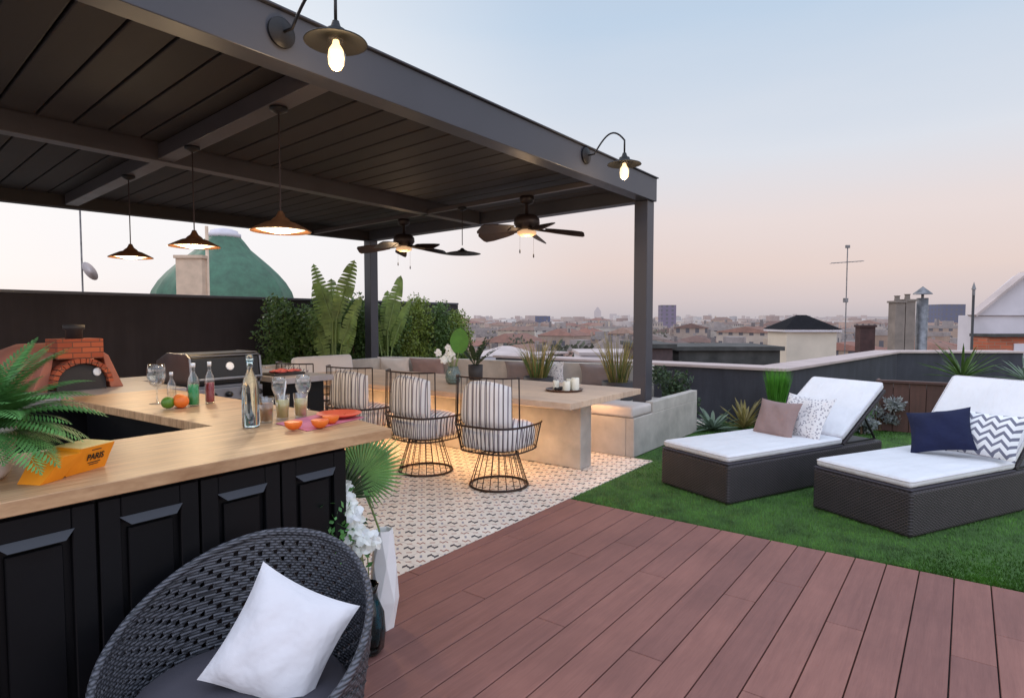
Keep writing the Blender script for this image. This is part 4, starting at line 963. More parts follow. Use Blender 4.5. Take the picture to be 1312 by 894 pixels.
# ------------------------------------------------------------------ vases on the deck
wv = thing('floor_vase', 'white faceted floor vase holding one fan palm leaf at the bar end', 'vase', (1.82, 2.085, 0))
m = MB(); prof = [(.045, 0), (.062, .16), (.046, .46)]; n = 6; vs = []; fs = []
lv = [(0, .042, 0), (.13, .066, .5), (.30, .056, 0), (.45, .040, .5)]
for z, r, ph in lv:
    for j in range(n): a = 2*PI*(j+ph)/n; vs.append((r*math.cos(a), r*math.sin(a), z))
for i in range(3):
    for j in range(n):
        a, b = i*n+j, i*n+(j+1) % n; c, d = (i+1)*n+j, (i+1)*n+(j+1) % n
        if i % 2 == 0: fs += [(a, b, c), (b, d, c)]
        else: fs += [(a, d, c), (a, b, d)]
fs.append(tuple(range(n-1, -1, -1))); m.add(vs, fs); m.build('vase', M['porcelain'], wv, solid=.004)
def palm_leaf(mb, c, r, nrm, up, n=34, spread=R(300)):
    nrm = Vector(nrm).normalized(); up = Vector(up).normalized(); up = (up-nrm*up.dot(nrm)).normalized(); sd = up.cross(nrm); c = Vector(c)
    for i in range(n):
        a = -spread/2+spread*(i+.5)/n; h = spread/n*.5*.98
        L = r*(.82+.18*math.cos(a))*random.uniform(.94, 1.04)
        d = up*math.cos(a)+sd*math.sin(a); s = -up*math.sin(a)+sd*math.cos(a); dr = -nrm*.10*L
        p1 = c+d*L*.62; w = math.tan(h)*L*.62
        mb.add([c, p1-s*w+nrm*.0, p1+nrm*w*.9, c+d*L+dr], [(0, 1, 2), (1, 3, 2)]); mb.add([c, p1+nrm*w*.9, p1+s*w, c+d*L+dr], [(0, 1, 2), (1, 3, 2)])
m = MB(); palm_leaf(m, (-.07, .07, .70), .235, (-.72, -.55, .42), (.25, -.2, 1), 44, R(290)); m.build('fan_leaf', M['leaf_palm'], wv)
m = MB(); m.tube([(0, 0, .1), (-.01, .02, .45), (-.07, .07, .69)], .005, 6); m.build('leaf_stalk', M['stem'], wv, True)
tvz = thing('orchid_vase', 'dark teal glass vase of white orchids and mixed greenery on the deck', 'vase', (1.635, 1.985, 0))
m = MB(); m.lathe([(.05, 0), (.068, .015), (.075, .09), (.07, .17), (.05, .22), (.038, .25), (.05, .29), (.046, .29), (.034, .25), (.045, .22), (.062, .17), (.066, .09), (.058, .02), (.0001, .012)], (0, 0, 0), 32, wob=lambda j, n, z: .04*math.cos(j*PI/2)); m.build('vase', M['teal_glass'], tvz, True)
fl = MB(); st = MB(); lf = MB(); 
for i in range(40):
    s = random.random(); x = -.055+random.gauss(0, .028)-.03*s; y = -.045+random.gauss(0, .034)+.03*s; z = .50+.23*s
    orchid(fl, (x-.05, y-.03, z), .041, (-.8+random.uniform(-.5, .5), -.6+random.uniform(-.5, .5), .65))
    if i % 3 == 0: st.tube([(0, 0, .05), (x*.5, y*.5, .3), (x-.05, y-.03, z)], .0025, 5)
fl.build('blossoms', M['petal'], tvz)
for i in range(14):
    a = random.uniform(.2, 3.4); x = -.05+.09*math.cos(a); y = .06+.10*math.sin(a); z = random.uniform(.42, .66); st.tube([(0, 0, .1), (x*.4, y*.4, .3), (x, y, z)], .002, 4)
    for q in range(7):
        s = q/7; b = Vector((x, y, z))*(.45+.55*s)+Vector((0, 0, .12*(1-s))); d = Vector((random.uniform(-1, 1), random.uniform(-1, 1), random.uniform(-.2, .7))).normalized()
        spathe(lf, b, b+d*random.uniform(.06, .10), .035, (random.uniform(-.5, .5), random.uniform(-.5, .5), 1), .2, 5, 0, .2)
lf.build('foliage', M['leaf_dark'], tvz)
P0 = np.array([-.17, -.03, .56])+rng.normal(0, 1, (420, 3))*np.array([.055, .055, .075]); V, Fq = leaf_cloud(P0, .028, .6); np_tris('sprig_leaves', V, Fq, M['leaf_fern'], tvz)
m = MB(); palm_leaf(m, (-.06, .07, .66), .17, (-.8, -.55, .2), (-.3, .25, .9), 26, R(230)); m.build('palm_leaf', M['leaf_dark'], tvz)
st.build('stems', M['stem'], tvz, True)

# ------------------------------------------------------------------ planting
def shrub(name, loc, dims, n, mt, label, cat, group=None, size=.06, stems=5, top=None, lobes=9):
    t = thing(name, label, cat, loc, 0, group); w, d, h = dims
    C = np.stack([rng.uniform(-.42, .42, lobes)*w, rng.uniform(-.35, .35, lobes)*d, np.linspace(.1, .86, lobes)*h], 1)
    Rr = rng.uniform(.20, .32, lobes)
    i = rng.integers(0, lobes, n); v = rng.normal(size=(n, 3)); v /= np.linalg.norm(v, axis=1)[:, None]; v *= rng.uniform(.45, 1.08, n)[:, None]
    Pp = C[i]+v*Rr[i][:, None]*np.array([w*.8, d, h*.62]); Pp[:, 2] = np.abs(Pp[:, 2]); 
    V, Fq = leaf_cloud(Pp, size, .5, .3); np_tris('crown', V, Fq, mt, t)
    m = MB()
    for q in range(stems):
        x = random.uniform(-.3, .3)*w; y = random.uniform(-.2, .2)*d; m.tube([(x*.7, y*.7, 0), (x, y, h*.45), (x*1.3, y, h*.85)], .012, 5, r1=.004)
    m.build('stem', M['bark'], t); return t
G = 'hedge shrubs in front of the black wall'
hs = [(5.62, 'dark hedge shrub left of the banana plant, in front of the black wall', 'leaf_hedge', 1.78), (6.15, 'dark green hedge shrub directly behind the taller banana plant', 'leaf_hedge', 1.65), (6.78, 'hedge shrub between the banana plant and the rear post', 'leaf_hedge', 1.82),
      (7.45, 'hedge shrub just right of the rear post', 'leaf_hedge', 1.72), (8.15, 'yellow-green hedge shrub behind the second banana plant', 'leaf_hedge2', 1.85), (8.95, 'olive hedge shrub near the right end of the black wall', 'leaf_hedge', 1.75), (9.6, 'yellow-green hedge shrub at the right end of the black wall', 'leaf_hedge2', 1.6)]
for x, lb, mt, h in hs: shrub('hedge_shrub', (x, 8.58, 0), (1.0, .62, h), 8500, M[mt], lb, 'shrub', G, .062, 6, lobes=26)
def banana(loc, specs, label):
    t = thing('banana_plant', label, 'plant', loc, 0, 'banana plants behind the bench')
    lf = MB(); st = MB()
    for (lx, lz, tx, tz, w) in specs:   # offsets along the picture's right direction / height
        yy = random.uniform(-.12, .12)
        b = Vector((RT[0]*lx+FW[0]*yy, RT[1]*lx+FW[1]*yy, lz)); tp_ = Vector((RT[0]*tx+FW[0]*yy*2, RT[1]*tx+FW[1]*yy*2, tz))
        spathe(lf, b, tp_, w, (-FW[0]+random.uniform(-.3, .3), -FW[1]+random.uniform(-.3, .3), .35), .18, 16, .35, .06)
        st.tube([(random.uniform(-.05, .05), 0, 0), (b.x*.5, b.y*.5, lz*.55), tuple(b), tuple((b+tp_)/2)], .022, 6, r1=.006)
    lf.build('leaf_blades', M['leaf_banana'], t); st.build('leaf_stalk', M['stem'], t, True); return t
banana((6.0, 8.02, 0), [(-.05, 1.2, -.33, 2.05, .34), (-.02, 1.35, -.36, 2.28, .24), (.05, 1.4, .32, 2.34, .30), (-.15, .75, -.45, 1.6, .30), (.15, 1.0, .45, 1.75, .22), (0, 1.0, -.08, 2.05, .36), (.2, .8, .35, 1.45, .2)],
       'tall banana plant with split paddle leaves left of the rear post')
banana((7.32, 8.25, 0), [(.0, 1.1, .02, 1.9, .26), (.03, 1.2, .28, 2.15, .24), (-.1, .9, -.35, 1.75, .24), (-.05, .8, -.5, 1.4, .26), (.1, .9, .42, 1.75, .2), (.0, .9, .1, 1.6, .3)],
       'shorter banana plant with narrow leaves right of the rear post')
# planter trough behind the bench with ornamental grasses
for i, (x, d, lb) in enumerate([(690, 8.15, 'ornamental straw-green grass behind the bench, left of the candles'), (792, 7.55, 'taller ornamental grass behind the bench beside the front post')]):
    px, py = far(x, d); t = thing('ornamental_grass', lb, 'grass plant', (px, py, 0), 0, 'ornamental grasses behind the bench')
    m = MB(); m.lathe([(.16, 0), (.2, .62), (.19, .62), (.18, .56), (.0001, .56)], (0, 0, 0), 24); m.build('pot', M['blackpot'], t, True)
    tuft('grass_blades', 80, .66 if i == 0 else .76, .36, .014, M['leaf_straw'], t, (0, 0, .56), .35, .1)
    tuft('green_blades', 40, .5, .28, .016, M['leaf_hedge'], t, (0, 0, .56), .3, .1)
def rosette(name, loc, n, L, w, mt, label, cat='plant', el=(.2, 1.2), group=None, pot=None, fold=.5, droop=.1):
    t = thing(name, label, cat, loc, 0, group); lf = MB()
    z0 = 0
    if pot:
        m = MB(); m.lathe([(pot*.8, 0), (pot, pot*1.4), (pot*.92, pot*1.4), (.0001, pot*1.3)], (0, 0, 0), 24); m.build('pot', M['blackpot'], t, True); z0 = pot*1.3
    for i in range(n):
        a = i*2.4+random.uniform(-.2, .2); e = random.uniform(*el); l = L*random.uniform(.7, 1.05); b = Vector((0, 0, z0)); tp_ = b+Vector((math.cos(a)*math.cos(e), math.sin(a)*math.cos(e), math.sin(e)))*l
        spathe(lf, b, tp_, w, (-math.cos(a)*.6, -math.sin(a)*.6, 1), fold, 6, 0, droop)
    lf.build('leaves', mt, t); return t
rosette('agave', (*far(915, 7.6), 0), 30, .42, .055, M['leaf_agave'], 'grey-green spiky agave at the end of the concrete bench wall', 'agave', (.1, 1.0))
rosette('agave', (*far(955, 7.7), 0), 34, .45, .04, M['leaf_straw'], 'narrow-leaved agave between the bench wall and the first lounger', 'agave', (.3, 1.35))
shrub('fern_shrub', (7.55, 3.0, 0), (.55, .5, .78), 2600, M['leaf_dark'], 'dark feathery shrub between the front post and the parapet', 'shrub', None, .05, 4)
p = far(997, 7.45); t = thing('potted_grass', 'bright green upright grass in a pot behind the taupe pillow', 'potted plant', (*p, 0))
m = MB(); m.lathe([(.10, 0), (.13, .36), (.12, .36), (.11, .33), (.0001, .33)], (0, 0, 0), 24); m.build('pot', M['blackpot'], t, True)
tuft('grass_blades', 620, .49, .11, .008, M['leaf_grassy'], t, (0, 0, .33), .1, .09, .3)
shrub('silver_shrub', (*far(1105, 7.3), 0), (.5, .4, .34), 1500, M['leaf_silver'], 'low silver-grey shrub behind the back of the first lounger', 'shrub', None, .05, 3)
shrub('silver_shrub', (*far(1135, 7.6), 0), (.4, .4, .42), 1100, M['leaf_silver'], 'silver-grey shrub beside the wooden planter', 'shrub', None, .05, 3)
# wooden planter with cycads
pt_ = thing('wooden_planter', 'red-brown plank planter box behind the loungers', 'planter', (8.83, .88, 0), R(-84))
m = MB()
for i in range(12): m.box(i*.17, i*.17+.165, 0, .03, .0, .60)
for i in range(4): m.box(0, .03, .032+i*.15, .032+i*.15+.145, 0, .60)
m.build('side_boards', M['planter_wood'], pt_, bevel=.003)
m = MB(); m.box(-.02, 2.06, -.03, .06, .602, .635); m.build('rim', M['planter_wood'], pt_, bevel=.004)
m = MB(); m.box(.03, 2.0, .03, .62, 0, .54); m.build('soil', mat('dark_soil', srgb(50, 40, 34), .95, .3, 30, bump=.6), pt_)
rosette('cycad', (*far(1235, 8.7), .54), 40, .62, .035, M['leaf_hedge'], 'spiky dark green cycad in the wooden planter, left of the right lounger back', 'cycad', (.15, 1.2), 'cycads in the wooden planter')
rosette('cycad', (*far(1318, 8.3), .54), 26, .5, .03, M['leaf_agave'], 'pale spiky cycad in the planter at the right edge', 'cycad', (.15, 1.1), 'cycads in the wooden planter')

# ------------------------------------------------------------------ neighbouring roofs and skyline
def box_building(name, x0, x1, ytop, d, depth, label, cat='building', wall='plaster', zb=-22, roof=None, rh=1.0, roofm='slate', over=.25, group=None, rz=None, flat=.3):
    zt = CH-(ytop-HY)/F*d; w = (x1-x0)/F*d; px, py = far((x0+x1)/2, d); px += FW[0]*depth/2; py += FW[1]*depth/2
    t = thing(name, label, cat, (px, py, zb), HEAD-PI/2 if rz is None else rz, group); H = zt-zb
    m = MB(); m.box(-w/2, w/2, -depth/2, depth/2, 0, H); m.build('wall', M[wall] if isinstance(wall, str) else wall, t)
    if roof == 'hip':
        m = MB(); a, b = w/2+over, depth/2+over; r = max(w/2-b*.9, w*.1); m.add([(-a, -b, H), (a, -b, H), (a, b, H), (-a, b, H), (-r, 0, H+rh), (r, 0, H+rh)], [(0, 1, 5, 4), (1, 2, 5), (2, 3, 4, 5), (3, 0, 4), (3, 2, 1, 0)]); m.build('roof', M[roofm], t)
        m = MB(); m.box(-a+.05, a-.05, -b+.05, b-.05, H-.18, H-.01); m.build('eaves', M['plaster_w'], t)
    elif roof == 'slab':
        m = MB(); m.box(-w/2-.1, w/2+.1, -depth/2-.1, depth/2+.1, H, H+.12); m.build('roof', M[roofm], t)
    return t, w, H
box_building('roof_house', 1008, 1072, 422, 46, 3.4, 'cream rooftop house with a black hipped roof beyond the parapet', roof='hip', rh=1.1, over=.3)
t, w, H = box_building('roof_building', 1244, 1400, 404, 27, .8, 'white gabled rooftop building with orange brick front at the right edge', wall='plaster_w')
m = MB(); dd = -.5
m.add([(-w/2+.1, dd, H), (w/2, dd, H), (w/2, dd, H+1.75), (-w/2+2.1, dd, H+1.75), (-w/2+.1, dd+.5, H), (w/2, dd+.5, H), (w/2, dd+.5, H+1.75), (-w/2+2.1, dd+.5, H+1.75)], [(0, 1, 2, 3), (5, 4, 7, 6), (0, 3, 7, 4), (3, 2, 6, 7)]); m.build('gable', M['plaster_w'], t)
m = MB(); m.beam((-w/2-.1, dd-.1, H-.05), (-w/2+2.1, dd-.1, H+1.8), .5, .1); m.beam((-w/2+2.1, dd-.1, H+1.8), (w/2, dd-.1, H+1.8), .5, .1); m.build('roof_edge', M['flat_pale'], t)
m = MB(); m.box(-w/2-.15, w/2, dd-1.2, dd-.01, H-.92, H-.80); m.build('grey_canopy', M['grey_roof'], t)
m = MB(); m.box(-w/2-.1, w/2, dd-1.0, dd-.02, H-4, H-.925); m.build('brick_front', M['brick_far'], t)
m = MB(); m.box(-w/2+1, -w/2+2.3, dd-1.04, dd-1.003, H-3, H-1.2); m.build('shutter', M['plaster_w'], t)
def stack(name, x0, x1, ytop, d, label, mt, cat='chimney', cap=None, depth=.5, zb=-8, extra=None, round_=False, group=None):
    zt = CH-(ytop-HY)/F*d; w = (x1-x0)/F*d; px, py = far((x0+x1)/2, d)
    t = thing(name, label, cat, (px, py, zb), HEAD-PI/2, group); H = zt-zb
    m = MB()
    if round_: m.lathe([(w/2, 0), (w/2, H)], (0, 0, 0), 20)
    else: m.box(-w/2, w/2, -depth/2, depth/2, 0, H)
    m.build('shaft', mt, t, round_)
    if cap == 'lip': m = MB(); m.box(-w/2-.06, w/2+.06, -depth/2-.06, depth/2+.06, H, H+.12); m.build('cap', mt, t)
    if cap == 'cone': m = MB(); m.lathe([(w*.85, H+.16), (w*.8, H+.2), (.0001, H+.5)], (0, 0, 0), 20); m.tube([(0, 0, H-.1), (0, 0, H+.3)], .06, 6); m.build('cowl', M['zinc'], t)
    if cap == 'pots':
        m = MB(); m.box(-w/2-.05, w/2+.05, -depth/2-.05, depth/2+.05, H, H+.08); m.build('cap', mt, t)
        m = MB(); m.lathe([(w*.28, H+.08), (w*.24, H+.25), (w*.32, H+.3), (.0001, H+.3)], (0, 0, 0), 14); m.build('chimney_pot', M['stack_grey'], t)
    return t
stack('chimney', 1142, 1154, 388, 26, 'left one of the two joined grey-brown chimney stacks on the skyline', M['stack_grey'], cap='pots', group='tall chimney stacks')
stack('chimney', 1155, 1167, 386, 26, 'right one of the two joined grey-brown chimney stacks on the skyline', M['stack_grey'], cap='pots', group='tall chimney stacks')
stack('metal_flue', 1174, 1187, 382, 26, 'weathered metal flue with a conical cowl right of the chimney stacks', M['zinc'], 'flue', 'cone', round_=True)
stack('chimney', 1099, 1118, 419, 34, 'short dark brick chimney right of the antenna mast', mat('dark_brick', srgb(70, 48, 46), .9, .3, 3), cap='lip')
stack('flue_pipe', 1244, 1247, 376, 26, 'thin dark vent pipe left of the white gable', M['soot'], 'flue', 'cone', round_=True)
stack('chimney', 231, 264, 332, 24, 'beige rendered chimney stack in front of the green dome', M['plaster_b'], cap='lip', depth=.4)
stack('flue_pipe', 266, 270, 291, 24.2, 'thin pale pipe standing beside the beige chimney stack', M['plaster_b'], 'flue', round_=True)
def mast(x, d, ytop, yb, label, yagi=True, dish=None):
    zt = CH-(ytop-HY)/F*d; px, py = far(x, d); zb = -8; t = thing('antenna_mast', label, 'antenna', (px, py, zb), HEAD-PI/2); H = zt-zb
    m = MB(); m.tube([(0, 0, 0), (0, 0, H)], .035, 6); m.build('pole', M['zinc'], t)
    if yagi:
        m = MB()
        z = H-.95; m.tube([(-.95, 0, z-.05), (.95, 0, z+.08)], .02, 5)
        for i in range(9): xx = -.9+i*.22; m.tube([(xx, -.25, z+xx*.07), (xx, .25, z+xx*.07)], .01, 4)
        m.box(-.12, .12, -.05, .05, H-.12, H+.05); m.box(-.15, .08, -.08, .08, H-3.3, H-3.05); m.build('aerial', M['zinc'], t)
    if dish:
        m = MB(); m.lathe([(.0001, 0), (.2, .02), (.38, .09)], (0, 0, 0), 20, Matrix.Translation((.3, -.1, H-dish)) @ Matrix.Rotation(R(65), 4, 'Y')); m.build('dish', M['flat_pale'], t, True, solid=.02)
mast(1083, 36, 316, 440, 'tall rooftop antenna mast right of the black roofed house')
mast(108, 24, 255, 378, 'thin antenna mast with a small dish above the black wall', False, 2.9)
# green dome
D = 60; px, py = far(290, D); k_ = D/F
t = thing('church_dome', 'green tiled church dome with pale lantern behind the beige chimney', 'dome', (px, py, -20)); Z = lambda y: CH-(y-HY)*k_+20
prof = [(84, 430), (83, 388), (79, 374), (72, 362), (63, 351), (52, 340), (41, 330), (31, 321), (24, 311), (19, 305)]
m = MB(); m.lathe([(r*k_, Z(y)) for r, y in prof], (0, 0, 0), 64, wob=lambda j, n, z: (.035 if j % 4 == 0 else 0)); m.build('dome_shell', M['dome'], t, True)
m = MB(); m.lathe([(20*k_, Z(306)), (20*k_, Z(301)), (17*k_, Z(300)), (16*k_, Z(297)), (10*k_, Z(295)), (.0001, Z(293))], (0, 0, 0), 32); m.build('lantern', M['plaster_w'], t, True)
m = MB(); m.lathe([(95*k_, 0), (95*k_, Z(432)), (90*k_, Z(430))], (0, 0, 0), 32); m.build('drum', M['plaster_b'], t)

box_building('neighbour_roof', 870, 1000, 449, 18, 2.5, 'long low grey rooftop just beyond the parapet', wall=M['grey_roof'], roof='slab', roofm='grey_roof')
box_building('neighbour_block', 820, 862, 446, 17, 2.5, 'small brown rooftop block right of the front post', wall=mat('brown_render', srgb(84, 68, 68), .9, .2), roof='slab', roofm='grey_roof')
box_building('pale_roof', 622, 674, 456, 22, 3, 'low pale hipped roof seen between the dark pot and the grasses', wall='plaster_w', roof='hip', rh=.3, roofm='flat_pale')
box_building('pale_roof', 745, 822, 455, 26, 3, 'flat pale roof beyond the bench, left of the front post', wall='plaster_w', roof='slab', roofm='flat_pale')
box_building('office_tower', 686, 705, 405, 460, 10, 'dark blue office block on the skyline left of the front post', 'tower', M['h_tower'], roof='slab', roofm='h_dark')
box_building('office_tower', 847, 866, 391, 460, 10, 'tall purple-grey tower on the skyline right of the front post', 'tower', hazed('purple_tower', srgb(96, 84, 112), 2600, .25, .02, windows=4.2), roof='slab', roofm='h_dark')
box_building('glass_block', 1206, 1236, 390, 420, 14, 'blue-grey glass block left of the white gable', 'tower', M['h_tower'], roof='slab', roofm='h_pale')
box_building('glass_block', 1191, 1202, 396, 900, 20, 'small hazy block just left of the blue-grey glass block', 'tower', M['h_pale'])
box_building('skyscraper', 762, 770, 399, 4200, 40, 'left one of two faint hazy skyscrapers', 'tower', M['h_pale'], roof='hip', rh=30, roofm='h_pale')
box_building('skyscraper', 782, 790, 402, 4200, 40, 'right one of two faint hazy skyscrapers beside the front post', 'tower', M['h_pale'])

# the city: individual houses, nearest rows
adj = ['', 'broad ', 'narrow ', 'squat ']
cnt = 0; G = 'city houses spread below the skyline'
bays = {}
for d in (105, 128, 155, 188, 225, 270, 325, 390, 470):
    sp = 10.5+d*.010; lim0, lim1 = -.42, .98; n = int((lim1-lim0)*d/sp)
    for i in range(n):
        lat = (lim0+(lim1-lim0)*(i+.5+random.uniform(-.25, .25))/n)*d; dd = d*random.uniform(.93, 1.07)
        if cnt >= 285: continue
        px = FW[0]*dd+RT[0]*lat; py = FW[1]*dd+RT[1]*lat
        w = sp*random.uniform(.65, 1.0); dp = random.uniform(9, 15)
        drop = random.uniform(2.4, 7.5) if d > 150 else random.uniform(4.8, 9)
        H = 22+CH-drop-d*.004*random.uniform(0, 1)
        if random.random() < .12 and d > 200: H += random.uniform(1, 4)
        if H > 24-1.2 and d < 300: H = 21.5
        tl = random.random() < .6
        t = thing('city_house', None, 'house', (px, py, -22), random.choice([0, .1, -.15, .3, HEAD-PI/2]), G)
        t['label'] = 'pale city house with tiled roof among many below the horizon' if tl else 'pale city block with flat terrace roof among many below the horizon'
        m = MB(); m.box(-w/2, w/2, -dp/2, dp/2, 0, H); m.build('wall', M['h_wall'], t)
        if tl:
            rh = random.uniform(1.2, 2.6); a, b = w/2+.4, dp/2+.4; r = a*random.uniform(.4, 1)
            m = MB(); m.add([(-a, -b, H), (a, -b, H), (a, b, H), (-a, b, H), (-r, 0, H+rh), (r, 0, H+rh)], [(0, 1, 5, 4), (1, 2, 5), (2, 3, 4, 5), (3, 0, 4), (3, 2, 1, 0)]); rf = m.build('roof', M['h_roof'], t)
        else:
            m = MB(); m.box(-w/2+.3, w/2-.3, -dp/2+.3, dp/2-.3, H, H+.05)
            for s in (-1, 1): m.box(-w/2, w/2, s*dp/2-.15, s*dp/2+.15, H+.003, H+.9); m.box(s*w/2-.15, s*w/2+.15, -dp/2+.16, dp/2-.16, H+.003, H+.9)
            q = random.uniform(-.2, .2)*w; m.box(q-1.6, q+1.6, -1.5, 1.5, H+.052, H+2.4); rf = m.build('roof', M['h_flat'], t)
        for q in range(random.randint(1, 3)):
            m = MB(); x = random.uniform(-.4, .4)*w; y = random.uniform(-.3, .3)*dp; m.box(x-.4, x+.4, y-.3, y+.3, H+.06, H+random.uniform(1.8, 3.2))
            m.build('chimney', random.choice([M['h_wall'], M['h_dark'], M['h_flat']]), rf)
        cnt += 1
print('houses', cnt)
# far city as one mass
V = []; Fc = []; n = 9000
dd = 480*np.exp(rng.uniform(0, 2.4, n)); lt = rng.uniform(-.5, 1.05, n)*dd
w = rng.uniform(4, 12, n)*(1+dd/3000); dp = rng.uniform(6, 14, n); h = 22+CH-rng.uniform(2.2, 12, n)+(rng.uniform(0, 1, n) > .93)*rng.uniform(3, 14, n)*(dd/1500).clip(0, 1.6)
cx = FW[0]*dd+RT[0]*lt; cy = FW[1]*dd+RT[1]*lt; an = rng.uniform(0, 1.5, n)
sg = np.array([(-1, -1), (1, -1), (1, 1), (-1, 1)])
X = sg[None, :, 0]*w[:, None]/2; Y = sg[None, :, 1]*dp[:, None]/2
xx = cx[:, None]+X*np.cos(an)[:, None]-Y*np.sin(an)[:, None]; yy = cy[:, None]+X*np.sin(an)[:, None]+Y*np.cos(an)[:, None]
V = np.concatenate([np.stack([xx, yy, np.full_like(xx, -22)], 2), np.stack([xx, yy, np.repeat((h-22)[:, None], 4, 1)], 2)], 1).reshape(-1, 3)
i = np.arange(n)[:, None]*8
Fq = np.concatenate([i+np.array([[4, 5, 6, 7]]), i+np.array([[0, 1, 5, 4]]), i+np.array([[1, 2, 6, 5]]), i+np.array([[2, 3, 7, 6]]), i+np.array([[3, 0, 4, 7]])])
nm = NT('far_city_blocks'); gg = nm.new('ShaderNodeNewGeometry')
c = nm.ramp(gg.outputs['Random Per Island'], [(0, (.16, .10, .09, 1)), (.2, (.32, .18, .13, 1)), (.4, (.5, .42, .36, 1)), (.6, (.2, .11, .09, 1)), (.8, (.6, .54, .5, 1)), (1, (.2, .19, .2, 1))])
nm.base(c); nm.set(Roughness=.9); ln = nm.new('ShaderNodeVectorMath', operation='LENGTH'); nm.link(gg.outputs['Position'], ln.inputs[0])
hh = nm.math('SUBTRACT', 1., nm.math('EXPONENT', nm.math('DIVIDE', ln.outputs['Value'], -2000))); em = nm.new('ShaderNodeEmission'); em.inputs[0].default_value = HAZE  # haze painted into the blocks as emission, stronger with distance
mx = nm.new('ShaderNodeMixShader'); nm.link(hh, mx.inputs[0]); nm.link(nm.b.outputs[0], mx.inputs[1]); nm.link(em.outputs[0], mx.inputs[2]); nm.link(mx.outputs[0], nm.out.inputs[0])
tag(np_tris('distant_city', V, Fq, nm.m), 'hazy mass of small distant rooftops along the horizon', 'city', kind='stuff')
# tree clumps between the houses
for i in range(16):
    d = random.choice([75, 100, 130, 170, 220]); x = random.uniform(600, 1290); p = far(x, d)
    r = random.uniform(2.5, 4.5); zt = CH-random.uniform(3.2, 7)
    t = thing('city_tree', 'dark leafy tree between the city houses', 'tree', (p[0], p[1], -22), 0, 'trees between the city houses')
    q = rng.normal(size=(900, 3)); q /= np.linalg.norm(q, axis=1)[:, None]; q *= (rng.uniform(.4, 1.1, 900)*r)[:, None]; q[:, 2] = q[:, 2]*.8+22+zt-r
    q += np.sin(q*1.7)*.6
    V, Fq = leaf_cloud(q, .9, .6); np_tris('crown', V, Fq, M['h_tree'], t)
    m = MB(); m.tube([(0, 0, 0), (0, 0, 22+zt-r)], .3, 6, r1=.15); m.build('trunk', M['h_dark'], t)

# ------------------------------------------------------------------ sky and sun
W = bpy.data.worlds.new('World'); S.world = W; W.use_nodes = True; T = W.node_tree; T.nodes.clear()
def wn(t, **kw):
    x = T.nodes.new(t)
    for a, v in kw.items(): setattr(x, a, v)
    return x
def wm(op, a, b=None):
    x = wn('ShaderNodeMath', operation=op)
    for i, w_ in enumerate((a, b)):
        if w_ is None: continue
        if isinstance(w_, (int, float)): x.inputs[i].default_value = w_
        else: T.links.new(w_, x.inputs[i])
    return x.outputs[0]
tc = wn('ShaderNodeTexCoord'); sp = wn('ShaderNodeSeparateXYZ'); T.links.new(tc.outputs['Generated'], sp.inputs[0])
def wramp(fac, stops):
    x = wn('ShaderNodeValToRGB'); e = x.color_ramp.elements
    while len(e) < len(stops): e.new(.5)
    for i, (p_, c_) in enumerate(stops): e[i].position = p_; e[i].color = c_
    T.links.new(fac, x.inputs[0]); return x.outputs[0]
wnz = wn('ShaderNodeTexNoise'); wnz.inputs['Scale'].default_value = 1.6; wnz.inputs['Detail'].default_value = 5
wmp = wn('ShaderNodeMapping'); wmp.inputs['Scale'].default_value = (1, 1, 6); T.links.new(tc.outputs['Generated'], wmp.inputs[0]); T.links.new(wmp.outputs[0], wnz.inputs['Vector'])
z = wm('MAXIMUM', wm('ADD', sp.outputs[2], wm('MULTIPLY', wm('SUBTRACT', wnz.outputs['Fac'], .5), wm('ADD', wm('MULTIPLY', sp.outputs[2], .28), .012))), 0.0)
cold = wramp(z, [(0, srgb(198, 190, 195)), (.03, srgb(216, 202, 203)), (.075, srgb(233, 213, 207)), (.14, srgb(236, 222, 220)), (.24, srgb(224, 228, 237)), (.42, srgb(194, 213, 234)), (.75, srgb(178, 190, 212)), (1, srgb(176, 188, 208))])
warm = wramp(z, [(0, srgb(238, 232, 234)), (.06, srgb(248, 244, 246)), (.2, srgb(253, 252, 254)), (.5, srgb(230, 237, 246)), (1, srgb(165, 188, 216))])
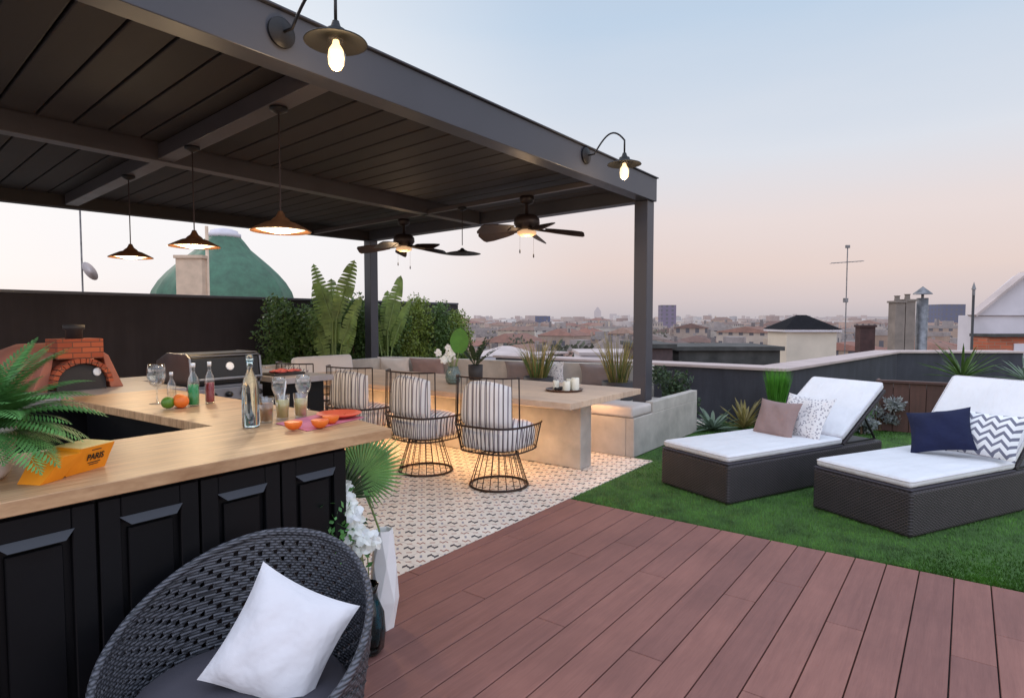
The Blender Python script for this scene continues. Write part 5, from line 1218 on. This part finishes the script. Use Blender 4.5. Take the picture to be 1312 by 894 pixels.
# azimuth: dot with the direction of the afterglow (left of the view)
ga = HEAD+R(50)
az = wm('ADD', wm('MULTIPLY', sp.outputs[0], math.cos(ga)), wm('MULTIPLY', sp.outputs[1], math.sin(ga)))
mr = wn('ShaderNodeMapRange', interpolation_type='SMOOTHSTEP'); mr.inputs[1].default_value = .50; mr.inputs[2].default_value = .86; T.links.new(az, mr.inputs[0])
mxw = wn('ShaderNodeMix', data_type='RGBA'); T.links.new(mr.outputs[0], mxw.inputs[0]); T.links.new(cold, mxw.inputs[6]); T.links.new(warm, mxw.inputs[7])
sky = wn('ShaderNodeTexSky', sky_type='NISHITA'); sky.sun_disc = False; sky.sun_elevation = R(6); sky.sun_rotation = R(90)-ga
def smooth(v, a, b, lo, hi):
    x = wn('ShaderNodeMapRange', interpolation_type='SMOOTHSTEP'); T.links.new(v, x.inputs[0])
    for i_, w_ in zip((1, 2, 3, 4), (a, b, lo, hi)): x.inputs[i_].default_value = w_
    return x.outputs[0]
# unseen sky overhead and behind the camera, made brighter to add light on the terrace
bk = wm('ADD', wm('MULTIPLY', sp.outputs[0], -FW[0]), wm('MULTIPLY', sp.outputs[1], -FW[1]))
st_ = wm('ADD', smooth(sp.outputs[2], .58, .85, .97, 2.1), smooth(bk, -.1, .5, 0, 1.1))
bg = wn('ShaderNodeBackground'); T.links.new(mxw.outputs[2], bg.inputs[0]); T.links.new(st_, bg.inputs[1])
bg2 = wn('ShaderNodeBackground'); T.links.new(sky.outputs[0], bg2.inputs[0]); bg2.inputs[1].default_value = .003
ad = wn('ShaderNodeAddShader'); T.links.new(bg.outputs[0], ad.inputs[0]); T.links.new(bg2.outputs[0], ad.inputs[1])
ow = wn('ShaderNodeOutputWorld'); T.links.new(ad.outputs[0], ow.inputs[0])
sl_ = bpy.data.lights.new('sun', 'SUN'); sl_.energy = 1.0; sl_.angle = R(25); sl_.color = (1, .9, .82); so = bpy.data.objects.new('sun', sl_); COL.objects.link(so)
sd = Vector((math.cos(ga)*math.cos(R(35)), math.sin(ga)*math.cos(R(35)), math.sin(R(35)))); so.rotation_euler = sd.to_track_quat('Z', 'Y').to_euler()

S.render.engine = 'CYCLES'
S.view_settings.view_transform = 'Standard'; S.view_settings.look = 'None'; S.view_settings.exposure = 0; S.view_settings.gamma = 1
S.cycles.max_bounces = 8; S.cycles.transparent_max_bounces = 8; S.cycles.sample_clamp_indirect = 4; S.cycles.caustics_reflective = False; S.cycles.caustics_refractive = False
S.render.resolution_x = 1024; S.render.resolution_y = 697
